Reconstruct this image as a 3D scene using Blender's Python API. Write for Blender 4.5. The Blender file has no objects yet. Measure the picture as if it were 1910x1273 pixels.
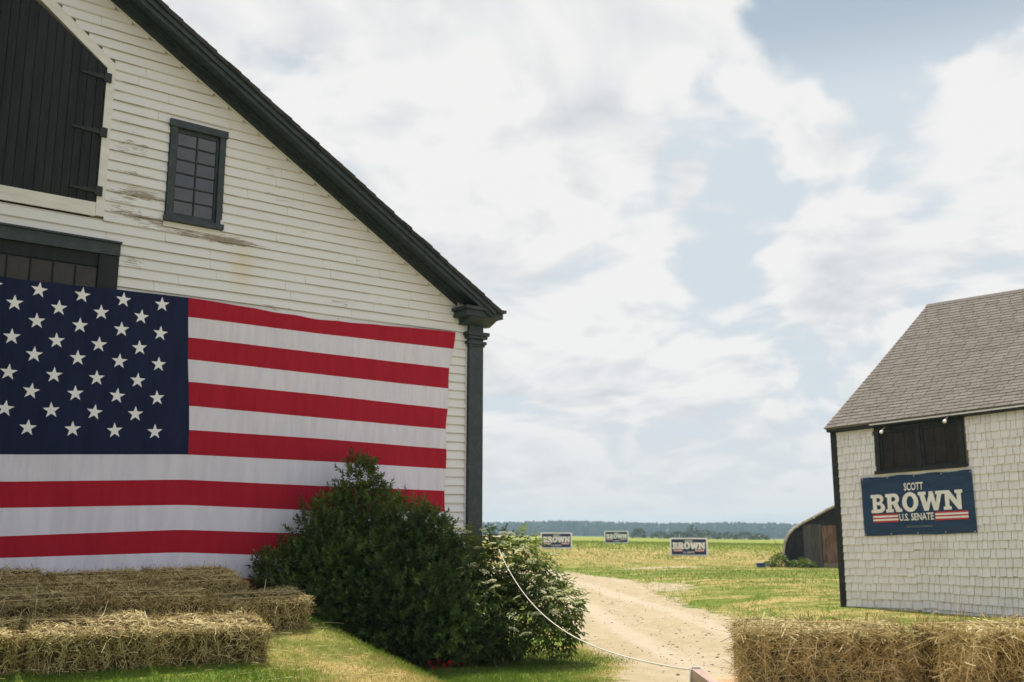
import bpy, math, random
import numpy as np
from mathutils import Vector, noise

R = math.radians
rng = np.random.default_rng(7)
random.seed(7)
scene = bpy.context.scene
COL = scene.collection

# ------------------------------------------------------------------ camera
cam_d = bpy.data.cameras.new('camera')
cam = bpy.data.objects.new('camera', cam_d)
COL.objects.link(cam)
cam.location = (0, 0, 1.6)
cam.rotation_euler = (R(90 + 11.016), 0, 0)
cam_d.lens = 35.0
cam_d.sensor_width = 36.0
cam_d.clip_end = 5000
cam_d.dof.use_dof = True
cam_d.dof.focus_distance = 8.2
cam_d.dof.aperture_fstop = 2.8
scene.camera = cam

# ------------------------------------------------------------------ sun, sky, exposure
SUN_AZ, SUN_EL = -25.0, 71.0
to_sun = Vector((math.sin(R(SUN_AZ)) * math.cos(R(SUN_EL)), math.cos(R(SUN_AZ)) * math.cos(R(SUN_EL)), math.sin(R(SUN_EL))))
sun_d = bpy.data.lights.new('sun', 'SUN')
sun_d.energy = 5.0
sun_d.angle = R(0.6)
sun_d.color = (1.0, 0.93, 0.82)
sun = bpy.data.objects.new('sun', sun_d)
COL.objects.link(sun)
sun.rotation_euler = (-to_sun).to_track_quat('-Z', 'Y').to_euler()
sun.location = (-20, 40, 60)

world = bpy.data.worlds.new('World')
scene.world = world
world.use_nodes = True
scene.view_settings.view_transform = 'Standard'
scene.view_settings.look = 'None'
scene.view_settings.gamma = 1.0
scene.view_settings.exposure = 0.20
scene.view_settings.use_curve_mapping = False
scene.cycles.use_denoising = True
scene.cycles.max_bounces = 6
scene.cycles.diffuse_bounces = 3
scene.cycles.transparent_max_bounces = 8
scene.cycles.sample_clamp_indirect = 6.0


class NT:
    """small helper around a node tree"""
    def __init__(self, tree):
        self.t = tree
        tree.nodes.clear()

    def n(self, typ, ins=None, **props):
        nd = self.t.nodes.new(typ)
        for k, v in props.items():
            setattr(nd, k, v)
        if ins:
            for k, v in ins.items():
                sock = nd.inputs[k]
                if isinstance(v, bpy.types.NodeSocket):
                    self.t.links.new(v, sock)
                elif isinstance(v, bpy.types.Node):
                    self.t.links.new(v.outputs[0], sock)
                else:
                    sock.default_value = v
        return nd

    def m(self, op, a, b=0.0, c=None, clamp=False):
        ins = {0: a, 1: b}
        if c is not None:
            ins[2] = c
        return self.n('ShaderNodeMath', ins, operation=op, use_clamp=clamp).outputs[0]

    def vm(self, op, a, b=(0, 0, 0)):
        nd = self.n('ShaderNodeVectorMath', {0: a, 1: b}, operation=op)
        return nd.outputs['Value'] if op in ('DOT_PRODUCT', 'LENGTH', 'DISTANCE') else nd.outputs[0]

    def ramp(self, val, lo, hi, a=0.0, b=1.0, smooth=True):
        nd = self.n('ShaderNodeMapRange', {'Value': val, 'From Min': lo, 'From Max': hi, 'To Min': a, 'To Max': b},
                    interpolation_type='SMOOTHSTEP' if smooth else 'LINEAR')
        return nd.outputs[0]

    def mix(self, f, a, b):
        def c4(v):
            return (*v, 1) if isinstance(v, tuple) and len(v) == 3 else v
        nd = self.n('ShaderNodeMix', data_type='RGBA')
        for idx, v in ((0, f), (6, c4(a)), (7, c4(b))):
            if isinstance(v, bpy.types.NodeSocket):
                self.t.links.new(v, nd.inputs[idx])
            else:
                nd.inputs[idx].default_value = v
        return nd.outputs[2]

    def noise(self, vec, scale, detail=4, rough=0.55, dist=0.0):
        nd = self.n('ShaderNodeTexNoise', {'Vector': vec, 'Scale': scale, 'Detail': detail, 'Roughness': rough, 'Distortion': dist})
        return nd.outputs[0]

    def mapping(self, vec, loc=(0, 0, 0), rot=(0, 0, 0), scale=(1, 1, 1)):
        return self.n('ShaderNodeMapping', {'Vector': vec, 'Location': loc, 'Rotation': rot, 'Scale': scale}).outputs[0]


def dir_of(az, el):
    return (math.sin(R(az)) * math.cos(R(el)), math.cos(R(az)) * math.cos(R(el)), math.sin(R(el)))


def build_sky():
    w = NT(world.node_tree)
    d = w.n('ShaderNodeTexCoord').outputs['Generated']
    d = w.vm('NORMALIZE', d)
    sky = w.n('ShaderNodeTexSky', sky_type='NISHITA', sun_disc=False)
    sky.sun_elevation = R(SUN_EL)
    sky.sun_rotation = R(SUN_AZ)
    sky.dust_density = 2.0
    sep = w.n('ShaderNodeSeparateXYZ', {0: d})
    z = w.m('MAXIMUM', sep.outputs[2], 0.0)
    # cumulus layer seen in perspective: directions projected on a (softened) cloud ceiling
    inv = w.m('DIVIDE', 1.0, w.m('ADD', z, 0.34))
    p = w.n('ShaderNodeVectorMath', {0: d, 'Scale': inv}, operation='SCALE').outputs[0]
    warp = w.n('ShaderNodeTexNoise', {'Vector': p, 'Scale': 2.2, 'Detail': 1.0, 'Roughness': 0.5})
    p2 = w.vm('ADD', p, w.n('ShaderNodeVectorMath', {0: w.vm('SUBTRACT', warp.outputs[1], (0.5, 0.5, 0.5)), 'Scale': 0.30}, operation='SCALE').outputs[0])
    def heap(v, fine):
        """density of the heaped clouds at a warped point: broad masses, billows and wisps"""
        d1 = w.m('MULTIPLY', w.m('SUBTRACT', w.noise(v, 2.6, 4.0, 0.55), 0.5), 1.45)
        v1 = w.n('ShaderNodeTexVoronoi', {'Vector': v, 'Scale': 6.5, 'Detail': 1.0, 'Roughness': 0.55}).outputs[0]
        d1 = w.m('MULTIPLY_ADD', w.m('SUBTRACT', 0.50, v1), 0.30, d1)
        return w.m('MULTIPLY_ADD', w.m('SUBTRACT', w.noise(v, 12.0, fine, 0.6), 0.5), 0.50, d1)
    big = heap(p2, 5.0)
    # the openings and the towers of the day's clouds: (azimuth, elevation, size in degrees, amount)
    spots = [(23.5, 25.6, 2.6, -0.60), (21.0, 28.0, 2.2, -0.45), (27.0, 26.8, 1.4, -0.40),
             (9.8, 23.8, 1.6, -0.20), (10.6, 21.8, 1.7, -0.20), (12.9, 20.6, 1.8, -0.15), (14.2, 18.6, 1.9, -0.20), (15.4, 17.2, 1.6, -0.15),
             (12.2, 15.6, 2.0, -0.24), (8.2, 18.6, 1.3, -0.20), (21.6, 17.9, 2.0, -0.26), (26.8, 14.2, 1.8, -0.18), (14.0, 12.6, 2.0, -0.20),
             (18.3, 23.4, 2.4, 0.24), (11.2, 19.5, 1.2, 0.46), (19.3, 15.6, 1.6, 0.36), (27.0, 22.8, 2.0, 0.30), (6.2, 21.6, 1.6, 0.22),
             (8.2, 16.3, 1.2, 0.24), (1.0, 24.0, 5.0, 0.14), (-6, 27.0, 6.0, 0.14), (8.5, 28.0, 2.6, 0.22), (16.6, 21.4, 1.3, 0.20)]
    rag = w.n('ShaderNodeTexNoise', {'Vector': d, 'Scale': 9.0, 'Detail': 2.0, 'Roughness': 0.6})
    rag2 = w.n('ShaderNodeTexNoise', {'Vector': d, 'Scale': 30.0, 'Detail': 2.0, 'Roughness': 0.6})
    dw = w.vm('ADD', d, w.n('ShaderNodeVectorMath', {0: w.vm('SUBTRACT', rag.outputs[1], (0.5, 0.5, 0.5)), 'Scale': 0.13}, operation='SCALE').outputs[0])
    dw = w.vm('NORMALIZE', w.vm('ADD', dw, w.n('ShaderNodeVectorMath', {0: w.vm('SUBTRACT', rag2.outputs[1], (0.5, 0.5, 0.5)), 'Scale': 0.035}, operation='SCALE').outputs[0]))
    acc = w.m('ADD', big, 0.16)
    for az, el, sg, amt in spots:
        k = 1.0 / (R(sg) ** 2)
        dot = w.vm('DOT_PRODUCT', dw, dir_of(az, el))
        g = w.m('EXPONENT', w.m('MULTIPLY', w.m('SUBTRACT', dot, 1.0), k))
        acc = w.m('MULTIPLY_ADD', g, amt, acc)
    cover = w.ramp(acc, -0.21, 0.07)
    # relief: density compared with the density a little way towards the zenith, where the light comes from
    p3 = w.n('ShaderNodeVectorMath', {0: p2, 'Scale': 0.955}, operation='SCALE').outputs[0]
    lit = w.m('MULTIPLY', w.m('SUBTRACT', big, heap(p3, 3.0)), 2.5)
    body = w.noise(w.vm('ADD', p2, (3.1, 1.7, 0.4)), 1.9, 2.0, 0.5)
    thick = w.ramp(acc, 0.05, 0.55)
    grey = w.m('SUBTRACT', w.m('MULTIPLY_ADD', thick, w.ramp(body, 0.34, 0.66), 0.10), lit, clamp=True)
    cloud = w.mix(grey, (7.75, 7.72, 7.66), (5.7, 5.95, 6.25))
    # hazy summer air whitens the blue, more so towards the horizon
    haze = w.ramp(z, 0.39, 0.48, 0.97, 0.50)
    blue = w.mix(haze, w.vm('MULTIPLY', sky.outputs[0], (0.72, 0.84, 0.80)), (5.85, 6.45, 6.95))
    col = w.mix(cover, blue, cloud)
    low = w.ramp(z, 0.0, 0.16, 0.75, 0.0)
    col = w.mix(low, col, (6.6, 6.65, 6.65))
    bg = w.n('ShaderNodeBackground', {'Color': col, 'Strength': 0.1})
    w.n('ShaderNodeOutputWorld', {'Surface': bg})


build_sky()

# ------------------------------------------------------------------ object helpers
ORG = {}


def tag(o, label=None, cat=None, group=None, kind=None):
    if label:
        o['label'] = label
    if cat:
        o['category'] = cat
    if group:
        o['group'] = group
    if kind:
        o['kind'] = kind
    return o


def empty(name, loc, label=None, cat=None, group=None):
    o = bpy.data.objects.new(name, None)
    o.location = loc
    o.empty_display_size = 0.2
    COL.objects.link(o)
    ORG[o.name] = Vector(loc)
    return tag(o, label, cat, group)


def np_mesh(name, V, F, smooth=False, attrs=None):
    """mesh from numpy arrays; F is (m,k) with one face size, or a list of index lists"""
    me = bpy.data.meshes.new(name)
    V = np.asarray(V, dtype=np.float32)
    if isinstance(F, np.ndarray):
        m, k = F.shape
        me.vertices.add(len(V))
        me.vertices.foreach_set('co', V.ravel())
        me.loops.add(m * k)
        me.loops.foreach_set('vertex_index', F.ravel().astype(np.int32))
        me.polygons.add(m)
        me.polygons.foreach_set('loop_start', np.arange(0, m * k, k, dtype=np.int32))
        me.update(calc_edges=True)
    else:
        me.from_pydata([tuple(map(float, v)) for v in V], [], F)
        me.update()
    if smooth:
        me.polygons.foreach_set('use_smooth', np.ones(len(me.polygons), dtype=bool))
    if attrs:
        for an, arr in attrs.items():
            a = me.attributes.new(an, 'FLOAT', 'POINT')
            a.data.foreach_set('value', np.asarray(arr, dtype=np.float32))
    return me


def link(name, me, mat, parent=None, loc=None):
    o = bpy.data.objects.new(name, me)
    if mat is not None and not me.materials:
        me.materials.append(mat)
    COL.objects.link(o)
    if loc is not None:
        o.location = loc
    if parent is not None:
        o.parent = parent
    return o


def part(name, V, F, mat, parent=None, smooth=False, attrs=None):
    """V in world coordinates; stored relative to the parent's origin"""
    V = np.asarray(V, dtype=np.float64)
    if parent is not None:
        V = V - np.array(ORG[parent.name])
    me = np_mesh(name, V, F, smooth, attrs)
    o = link(name, me, mat, parent)
    ORG[o.name] = ORG[parent.name] if parent is not None else Vector((0, 0, 0))
    return o


BOXF = [[0, 3, 2, 1], [4, 5, 6, 7], [0, 1, 5, 4], [1, 2, 6, 5], [2, 3, 7, 6], [3, 0, 4, 7]]


def box8(frame, s0, s1, n0, n1, z0, z1):
    return [frame(s0, n0, z0), frame(s1, n0, z0), frame(s1, n1, z0), frame(s0, n1, z0),
            frame(s0, n0, z1), frame(s1, n0, z1), frame(s1, n1, z1), frame(s0, n1, z1)]


class MB:
    def __init__(self):
        self.v, self.f = [], []

    def add(self, V, F):
        o = len(self.v)
        self.v.extend([tuple(map(float, p)) for p in V])
        self.f.extend([[i + o for i in q] for q in F])
        return self

    def box(self, frame, *a):
        return self.add(box8(frame, *a), BOXF)

    def tube(self, pts, rad, sides=6, cap=True):
        pts = [Vector(p) for p in pts]
        rad = rad if isinstance(rad, (list, tuple)) else [rad] * len(pts)
        V, F = [], []
        for i, p in enumerate(pts):
            t = (pts[min(i + 1, len(pts) - 1)] - pts[max(i - 1, 0)]).normalized()
            a = t.orthogonal().normalized() if abs(t.z) > 0.95 else t.cross(Vector((0, 0, 1))).normalized()
            b = t.cross(a)
            for k in range(sides):
                an = 2 * math.pi * k / sides
                V.append(p + (a * math.cos(an) + b * math.sin(an)) * rad[i])
        for i in range(len(pts) - 1):
            for k in range(sides):
                k2 = (k + 1) % sides
                F.append([i * sides + k, i * sides + k2, (i + 1) * sides + k2, (i + 1) * sides + k])
        if cap:
            F.append(list(range(sides))[::-1])
            F.append([(len(pts) - 1) * sides + k for k in range(sides)])
        return self.add(V, F)

    def prism(self, frame, poly, n0, n1):
        """polygon of (s,z) extruded from n0 to n1"""
        k = len(poly)
        V = [frame(s, n0, z) for s, z in poly] + [frame(s, n1, z) for s, z in poly]
        F = [list(range(k)), list(range(2 * k - 1, k - 1, -1))] + [[i, i + k, (i + 1) % k + k, (i + 1) % k] for i in range(k)]
        return self.add(V, F)

    def build(self, name, mat, parent=None, smooth=False):
        return part(name, self.v, self.f, mat, parent, smooth)


def W3(x, y, z):
    return (x, y, z)


# ------------------------------------------------------------------ materials
def new_mat(name):
    m = bpy.data.materials.new(name)
    m.use_nodes = True
    return m, NT(m.node_tree)


def finish(nt, col, rough=0.8, bump=None, bump_str=0.3, bump_dist=0.01, spec=0.3, metallic=0.0, normal=None):
    ins = {'Base Color': (*col, 1) if isinstance(col, tuple) else col, 'Roughness': rough, 'Specular IOR Level': spec, 'Metallic': metallic}
    b = nt.n('ShaderNodeBsdfPrincipled', ins)
    if bump is not None:
        bn = nt.n('ShaderNodeBump', {'Height': bump, 'Strength': bump_str, 'Distance': bump_dist})
        nt.t.links.new(bn.outputs[0], b.inputs['Normal'])
    nt.n('ShaderNodeOutputMaterial', {'Surface': b})
    return b


def pos(nt):
    return nt.n('ShaderNodeNewGeometry').outputs['Position']


def rnd_attr(nt, name='rnd'):
    return nt.n('ShaderNodeAttribute', attribute_name=name).outputs['Fac']


def obj_rand(nt):
    return nt.n('ShaderNodeObjectInfo').outputs['Random']


# ------------------------------------------------------------------ frames of the two buildings
OB = np.array([-0.5947, 15.0, 0.0])
DB = np.array([0.75256, 0.65852, 0.0])
NB = np.array([0.65852, -0.75256, 0.0])
KB = 0.02686                       # the old barn has settled towards its ramp


def BW(s, n, z):
    p = OB + DB * s + NB * n
    return (p[0], p[1], z + KB * s)


OC = np.array([6.7489, 21.0, 0.0])
DC = np.array([0.60725, -0.79451, 0.0])
NC = np.array([-0.79451, -0.60725, 0.0])
KC = 0.0254


def CW(s, n, z):
    p = OC + DC * s + NC * n
    return (p[0], p[1], z + KC * s)


BARN_ROT = math.atan2(DB[1], DB[0])


def ss(a, b, x):
    t = np.clip((np.asarray(x, dtype=float) - a) / (b - a), 0, 1)
    return t * t * (3 - 2 * t)


# ------------------------------------------------------------------ terrain
def ground_z(x, y):
    x = np.asarray(x, dtype=float)
    y = np.asarray(y, dtype=float)
    n = (x - OB[0]) * NB[0] + (y - OB[1]) * NB[1]
    far = np.interp(y, [-60, 30, 50, 67, 75, 98, 300, 1500], [0, 0, .19, .36, .58, .88, 1.1, 1.1])
    tilt = -.0135 * np.clip(x, -60, 500) * ss(30, 60, y)
    cott = .17 * ss(3.6, 7.0, x) * ss(11, 18, y) * (1 - ss(30, 46, y))
    xc = np.interp(y, [-5, 4, 7.92, 8.97, 9.98, 11.55, 13.2, 16, 20], [1.2, 0.25, -.52, -.88, -1.30, -2.15, -3.0, -4.4, -6])
    m = ss(-1.0, 0.12, (xc - x) * .85)
    prof = np.interp(n, [0, .3, .9, 1.6, 2.4, 3.36, 4.0, 5.0, 7.0], [.93, .91, .85, .78, .69, .50, .42, .36, .34])
    mound = m * (.46 + (prof - .46) * ss(-.5, .5, xc - x)) * (1 - ss(16, 22, y))
    lump = .012 * np.sin(x * 2.3 + y * 1.1) * np.sin(y * 1.9 - x * .7) + .02 * np.sin(x * .31) * np.sin(y * .27)
    rut = -.03 * np.exp(-((x - 2.6) / .35) ** 2) * ss(8, 12, y) * (1 - ss(30, 38, y))
    return far + tilt + cott + mound + lump + rut


def road_mask(x, y):
    xl = np.interp(y, [0, 8, 11.5, 13.0, 14.9, 18.8, 25.6, 32, 40, 46, 52], [1.3, 1.15, 1.1, 1.35, 1.15, .85, .5, -.5, -3., -6, -12])
    xr = np.interp(y, [0, 8, 11.5, 15, 18.8, 20, 22.8, 27.9, 32, 35.8, 40, 46, 52], [5.6, 5.4, 5.3, 5.1, 4.7, 4.4, 4.1, 4.0, 4.3, 4.2, 3.0, 1.2, -3])
    m = ss(-.5, .55, x - xl) * ss(-.6, .7, xr - x)
    trk = .75 * np.exp(-((y - (45.5 + (x - 5) * .9)) / 1.0) ** 2) * ss(3.5, 5.5, x) * (1 - ss(8.6, 10.5, x))
    pat = .8 * np.exp(-(((x - 4.6) / 1.1) ** 2 + ((y - 31) / 3.2) ** 2))
    return np.clip(np.maximum(m, np.maximum(trk, pat)), 0, 1)


def rut_mask(x, y):
    xm = np.interp(y, [0, 8, 13, 18.8, 25.6, 32, 40, 46], [3.4, 3.3, 3.2, 2.8, 2.3, 1.9, .2, -2.4])
    r = 0
    for off in (-.95, -.75, .62, .85):
        r = r + np.exp(-((x - xm - off - .12 * np.sin(y * .35 + off)) / .13) ** 2)
    return np.clip(r, 0, 1)


def dry_mask(x, y):
    d = .36 + .26 * ss(40, 55, y) * (1 - ss(74, 92, y))
    xc = np.interp(y, [-5, 4, 7.92, 8.97, 9.98, 11.55, 13.2], [1.2, 0.25, -.52, -.88, -1.30, -2.15, -3.0])
    k = (xc - x)
    d = d + .20 * np.exp(-((k - .45) / .62) ** 2) * (1 - ss(9.8, 11.6, y)) - .45 * ss(1.1, 2.0, k) * (y < 14) - .30 * np.exp(-((k - .5) / .8) ** 2) * ss(10.2, 11.5, y) * (y < 15)
    d = d + .35 * ss(.9, 1.5, x) * (y < 16) - .12 * np.exp(-((x - .4) / .7) ** 2 - ((y - 13.2) / 1.3) ** 2)
    d = d + .12 * ss(4, 6, x) * ss(15, 20, y) * (1 - ss(30, 40, y))
    return np.clip(d, 0, 1)


def meadow_mask(x, y):
    return ss(72, 96, y + .25 * x)


m_ground, nt = new_mat('ground_soil_and_turf')
P = pos(nt)
road = rnd_attr(nt, 'road')
dry = rnd_attr(nt, 'dry')
mead = rnd_attr(nt, 'meadow')
rut = rnd_attr(nt, 'rut')
n1 = nt.noise(P, 0.55, 5, .6)
n2 = nt.noise(P, 3.2, 6, .65)
n3 = nt.noise(P, 22.0, 4, .7)
n4 = nt.noise(nt.mapping(P, scale=(.35, 1.6, 1)), 0.45, 5, .6)
green = nt.mix(nt.ramp(n2, .3, .7), (.080, .130, .016), (.15, .20, .032))
straw = nt.mix(nt.ramp(n3, .3, .7), (.30, .23, .082), (.41, .325, .14))
dfac = nt.m('ADD', dry, nt.m('MULTIPLY', nt.m('SUBTRACT', nt.m('ADD', nt.m('MULTIPLY', n1, .5), nt.m('MULTIPLY', n4, .5)), .5), 2.6))
dfac = nt.m('ADD', dfac, nt.m('MULTIPLY', nt.m('SUBTRACT', n2, .5), 1.0))
turf = nt.mix(nt.ramp(dfac, .25, .75), green, straw)
mcol = nt.mix(nt.ramp(n4, .35, .65), (.17, .215, .035), (.26, .27, .06))
turf = nt.mix(mead, turf, mcol)
dirt = nt.mix(nt.ramp(n2, .25, .75), (.32, .262, .168), (.40, .333, .222))
peb = nt.n('ShaderNodeTexVoronoi', {'Vector': P, 'Scale': 38.0}).outputs[0]
dirt = nt.mix(nt.ramp(n3, .52, .75, 0, .55), dirt, (.24, .19, .13))
n5 = nt.noise(nt.mapping(P, rot=(0, 0, .25), scale=(1.6, .35, 1)), 1.3, 6, .65)
dirt = nt.mix(nt.ramp(n5, .42, .70, 0, .55), dirt, (.44, .37, .275))
dirt = nt.mix(nt.ramp(peb, .05, .16, .35, 0), dirt, (.16, .13, .105))
dirt = nt.mix(nt.ramp(nt.noise(P, 1.1, 6, .7), .52, .72, 0, .6), dirt, (.31, .24, .12))
dirt = nt.mix(nt.m('MULTIPLY', rut, nt.ramp(n2, .25, .6, .35, .9)), dirt, (.43, .37, .28))
rfac = nt.m('ADD', road, nt.m('MULTIPLY', nt.m('SUBTRACT', nt.m('ADD', nt.m('MULTIPLY', n1, .45), nt.m('MULTIPLY', n2, .55)),   .5), 2.4))
col = nt.mix(nt.ramp(rfac, .38, .62), turf, dirt)
hgt = nt.m('ADD', nt.m('MULTIPLY', n3, .6), nt.m('MULTIPLY', n2, 1.0))
finish(nt, col, .95, hgt, .55, .035, spec=.1)


def build_ground():
    N = 520
    t = np.linspace(-1, 1, N + 1)
    gx = 4.0 * np.sinh(6.7 * t) + 0.2
    gy = 4.0 * np.sinh(6.7 * t) + 11.0
    X, Y = np.meshgrid(gx, gy)
    Z = ground_z(X, Y)
    V = np.stack([X.ravel(), Y.ravel(), Z.ravel()], 1)
    i = np.arange(N)
    a = (i[:, None] * (N + 1) + i[None, :]).ravel()
    F = np.stack([a, a + 1, a + N + 2, a + N + 1], 1)
    me = np_mesh('ground', V, F, True, {'road': road_mask(X, Y).ravel(), 'dry': dry_mask(X, Y).ravel(), 'meadow': meadow_mask(X, Y).ravel(), 'rut': rut_mask(X, Y).ravel()})
    tag(link('ground', me, m_ground), 'farmyard ground of turf, dry grass and a sandy dirt track', kind='structure')


build_ground()

# ------------------------------------------------------------------ ribbons and leaves (vectorised)
def unit(a):
    return a / np.maximum(np.linalg.norm(a, axis=1, keepdims=True), 1e-9)


def ribbons(P, D, L, Wd, C, seg=3, taper=.25, rnd=None, up=None):
    """flat curved strands: p(t)=P+D*L*t+C*t^2"""
    N = len(P)
    side = unit(np.cross(D, rng.normal(size=(N, 3)) * (1.0 if up is None else .28) + (0 if up is None else up)))
    ts = np.linspace(0, 1, seg + 1)
    rows = []
    for t in ts:
        c = P + D * (L[:, None] * t) + C * t * t
        w = (Wd * .5 * (1 - (1 - taper) * t))[:, None]
        rows += [c - side * w, c + side * w]
    V = np.stack(rows, 1).reshape(-1, 3)
    k = 2 * (seg + 1)
    base = (np.arange(N) * k)[:, None]
    F = np.concatenate([base + np.array([[2 * j, 2 * j + 1, 2 * j + 3, 2 * j + 2]]) for j in range(seg)], 1).reshape(-1, 4)
    r = np.repeat(rng.random(N) if rnd is None else rnd, k)
    return V, F, r


def leaves(P, D, Nrm, L, Wd, rnd, fold=.18, curl=.15):
    N = len(P)
    D = unit(D)
    S = unit(np.cross(D, Nrm))
    U = np.cross(S, D)
    L = L[:, None]
    Wd = Wd[:, None]
    mid = P + D * L * .45 + U * L * .03
    V = np.stack([P, mid - S * Wd * .5 + U * Wd * fold, P + D * L - U * L * curl, mid + S * Wd * .5 + U * Wd * fold], 1).reshape(-1, 3)
    b = (np.arange(N) * 4)[:, None]
    F = np.concatenate([b + np.array([[0, 1, 2]]), b + np.array([[0, 2, 3]])], 1).reshape(-1, 3)
    return V, F, np.repeat(rnd, 4)


# ------------------------------------------------------------------ shared building materials
m_clap, nt = new_mat('peeling_white_clapboard_paint')
P = pos(nt)
bl = nt.mapping(nt.vm('SUBTRACT', P, tuple(OB)), rot=(0, 0, -BARN_ROT))
sp = nt.n('ShaderNodeSeparateXYZ', {0: bl})
S_, Z_ = sp.outputs[0], nt.m('SUBTRACT', sp.outputs[2], nt.m('MULTIPLY', sp.outputs[0], KB))
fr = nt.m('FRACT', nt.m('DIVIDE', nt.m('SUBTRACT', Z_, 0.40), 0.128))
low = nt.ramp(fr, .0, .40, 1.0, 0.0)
grain = nt.noise(nt.mapping(bl, scale=(5.5, 1, 70)), 1.0, 6, .72)
blot = nt.noise(nt.mapping(bl, scale=(1.4, 1, 3.6)), 1.0, 4, .6)
acc = nt.m('MULTIPLY_ADD', nt.m('SUBTRACT', blot, .5), .75, .035)
for cs, cz, rs, rz, amt in [(-5.2, 5.80, .55, .12, .46), (-4.9, 5.49, .60, .08, .52), (-5.45, 6.35, .32, .14, .42), (-5.5, 5.58, .3, .10, .48), (-5.3, 6.05, .4, .06, .40),
                            (-3.9, 5.42, .36, .07, .56), (-4.4, 5.41, .5, .06, .44), (-5.5, 7.28, .10, .05, .30), (-3.2, 6.1, .6, .07, .34), (-3.0, 5.72, .6, .07, .34), (-3.5, 6.5, .5, .08, .26), (-2.2, 5.45, .5, .07, .26),
                            (-3.35, 4.62, .40, .07, .38), (-2.3, 4.82, .45, .06, .40), (-5.25, 4.95, .18, .07, .48), (-1.5, 4.95, .4, .06, .28), (-5.2, 6.60, .3, .3, .12), (-3.6, 6.35, .5, .4, .07)]:
    e = nt.m('ADD', nt.m('POWER', nt.m('DIVIDE', nt.m('SUBTRACT', S_, cs), rs), 2.0), nt.m('POWER', nt.m('DIVIDE', nt.m('SUBTRACT', Z_, cz), rz), 2.0))
    acc = nt.m('MULTIPLY_ADD', nt.m('EXPONENT', nt.m('MULTIPLY', e, -1.0)), amt, acc)
acc = nt.m('ADD', acc, nt.m('MULTIPLY', low, .13))
acc = nt.m('MULTIPLY', acc, .84)
wear = nt.ramp(nt.m('ADD', acc, nt.m('MULTIPLY', nt.m('SUBTRACT', grain, .5), 1.75)), .42, .50)
paint = nt.mix(nt.noise(nt.mapping(bl, scale=(.8, 1, 4)), 1.2, 3), (.71, .725, .785), (.77, .785, .84))
paint = nt.mix(nt.m('MULTIPLY', obj_rand(nt), .20), paint, (.66, .655, .665))
st = nt.m('ADD', nt.m('POWER', nt.m('DIVIDE', nt.m('SUBTRACT', S_, -3.85), .16), 2.0), nt.m('POWER', nt.m('DIVIDE', nt.m('SUBTRACT', Z_, 5.1), .32), 2.0))
paint = nt.mix(nt.m('MULTIPLY', nt.m('EXPONENT', nt.m('MULTIPLY', st, -1.0)), .55), paint, (.66, .57, .40))
paint = nt.mix(nt.ramp(fr, .02, .085, .72, 0.0), paint, (.30, .235, .175))  # brown bare lower edges, painted to strengthen the shade lines between boards
wood = nt.mix(nt.ramp(grain, .35, .7), (.16, .125, .095), (.36, .31, .25))
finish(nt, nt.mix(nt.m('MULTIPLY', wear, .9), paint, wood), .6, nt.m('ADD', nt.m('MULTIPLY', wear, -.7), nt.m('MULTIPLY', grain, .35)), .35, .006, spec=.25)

m_white, nt = new_mat('old_white_trim_paint')
P = pos(nt)
g = nt.noise(nt.mapping(P, scale=(2, 2, 8)), 1.5, 5, .6)
finish(nt, nt.mix(nt.ramp(g, .3, .75), (.76, .76, .785), (.65, .645, .65)), .6, g, .15, .004, spec=.25)

m_trim, nt = new_mat('dark_green_grey_trim_paint')
P = pos(nt)
g = nt.noise(P, 9.0, 6, .65)
finish(nt, nt.mix(nt.ramp(g, .35, .75), (.026, .040, .050), (.050, .068, .080)), .55, g, .2, .004, spec=.35)

m_doorwood, nt = new_mat('black_green_door_planks')
P = pos(nt)
g = nt.noise(nt.mapping(P, scale=(14, 14, 1.2)), 1.0, 5, .65)
c = nt.mix(nt.ramp(g, .3, .75), (.006, .009, .011), (.018, .024, .028))
c = nt.mix(nt.m('MULTIPLY', obj_rand(nt), .35), c, (.024, .029, .033))
finish(nt, c, .7, g, .35, .006, spec=.25)

m_iron, nt = new_mat('black_iron')
finish(nt, (.012, .014, .015), .5, spec=.4)

m_glass, nt = new_mat('old_window_glass')
P = pos(nt)
g = nt.noise(P, 2.2, 2, .5)
b = nt.n('ShaderNodeBsdfPrincipled', {'Base Color': (.018, .021, .026, 1), 'Roughness': .04, 'IOR': 1.5, 'Specular IOR Level': 1.0})
bn = nt.n('ShaderNodeBump', {'Height': g, 'Strength': .12, 'Distance': .02})
nt.t.links.new(bn.outputs[0], b.inputs['Normal'])
nt.n('ShaderNodeOutputMaterial', {'Surface': b})

m_dustglass, nt = new_mat('dusty_screened_glass')
P = pos(nt)
g = nt.noise(nt.mapping(P, scale=(5, 5, 3)), 1.0, 6, .7)
finish(nt, nt.mix(nt.ramp(g, .35, .7), (.012, .010, .008), (.030, .024, .018)), .35, g, .1, .004, spec=.4)

m_roofdark, nt = new_mat('dark_asphalt_roof_shingle')
P = pos(nt)
g = nt.noise(P, 30.0, 4, .7)
c = nt.mix(nt.ramp(g, .3, .7), (.022, .024, .026), (.06, .058, .056))
finish(nt, nt.mix(nt.m('MULTIPLY', obj_rand(nt), .5), c, (.075, .07, .066)), .95, g, .4, .006, spec=.1)

m_roofbrown, nt = new_mat('weathered_brown_roof_shingle')
P = pos(nt)
g = nt.noise(P, 26.0, 4, .7)
g2 = nt.noise(P, 1.3, 4, .6)
r = rnd_attr(nt)
c = nt.mix(nt.ramp(g, .25, .75), (.120, .107, .095), (.185, .166, .149))
c = nt.mix(nt.m('MULTIPLY', r, .45), c, (.225, .205, .185))
c = nt.mix(nt.ramp(g2, .5, .8, 0, .35), c, (.095, .084, .077))
finish(nt, c, .95, g, .4, .006, spec=.1)

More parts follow.
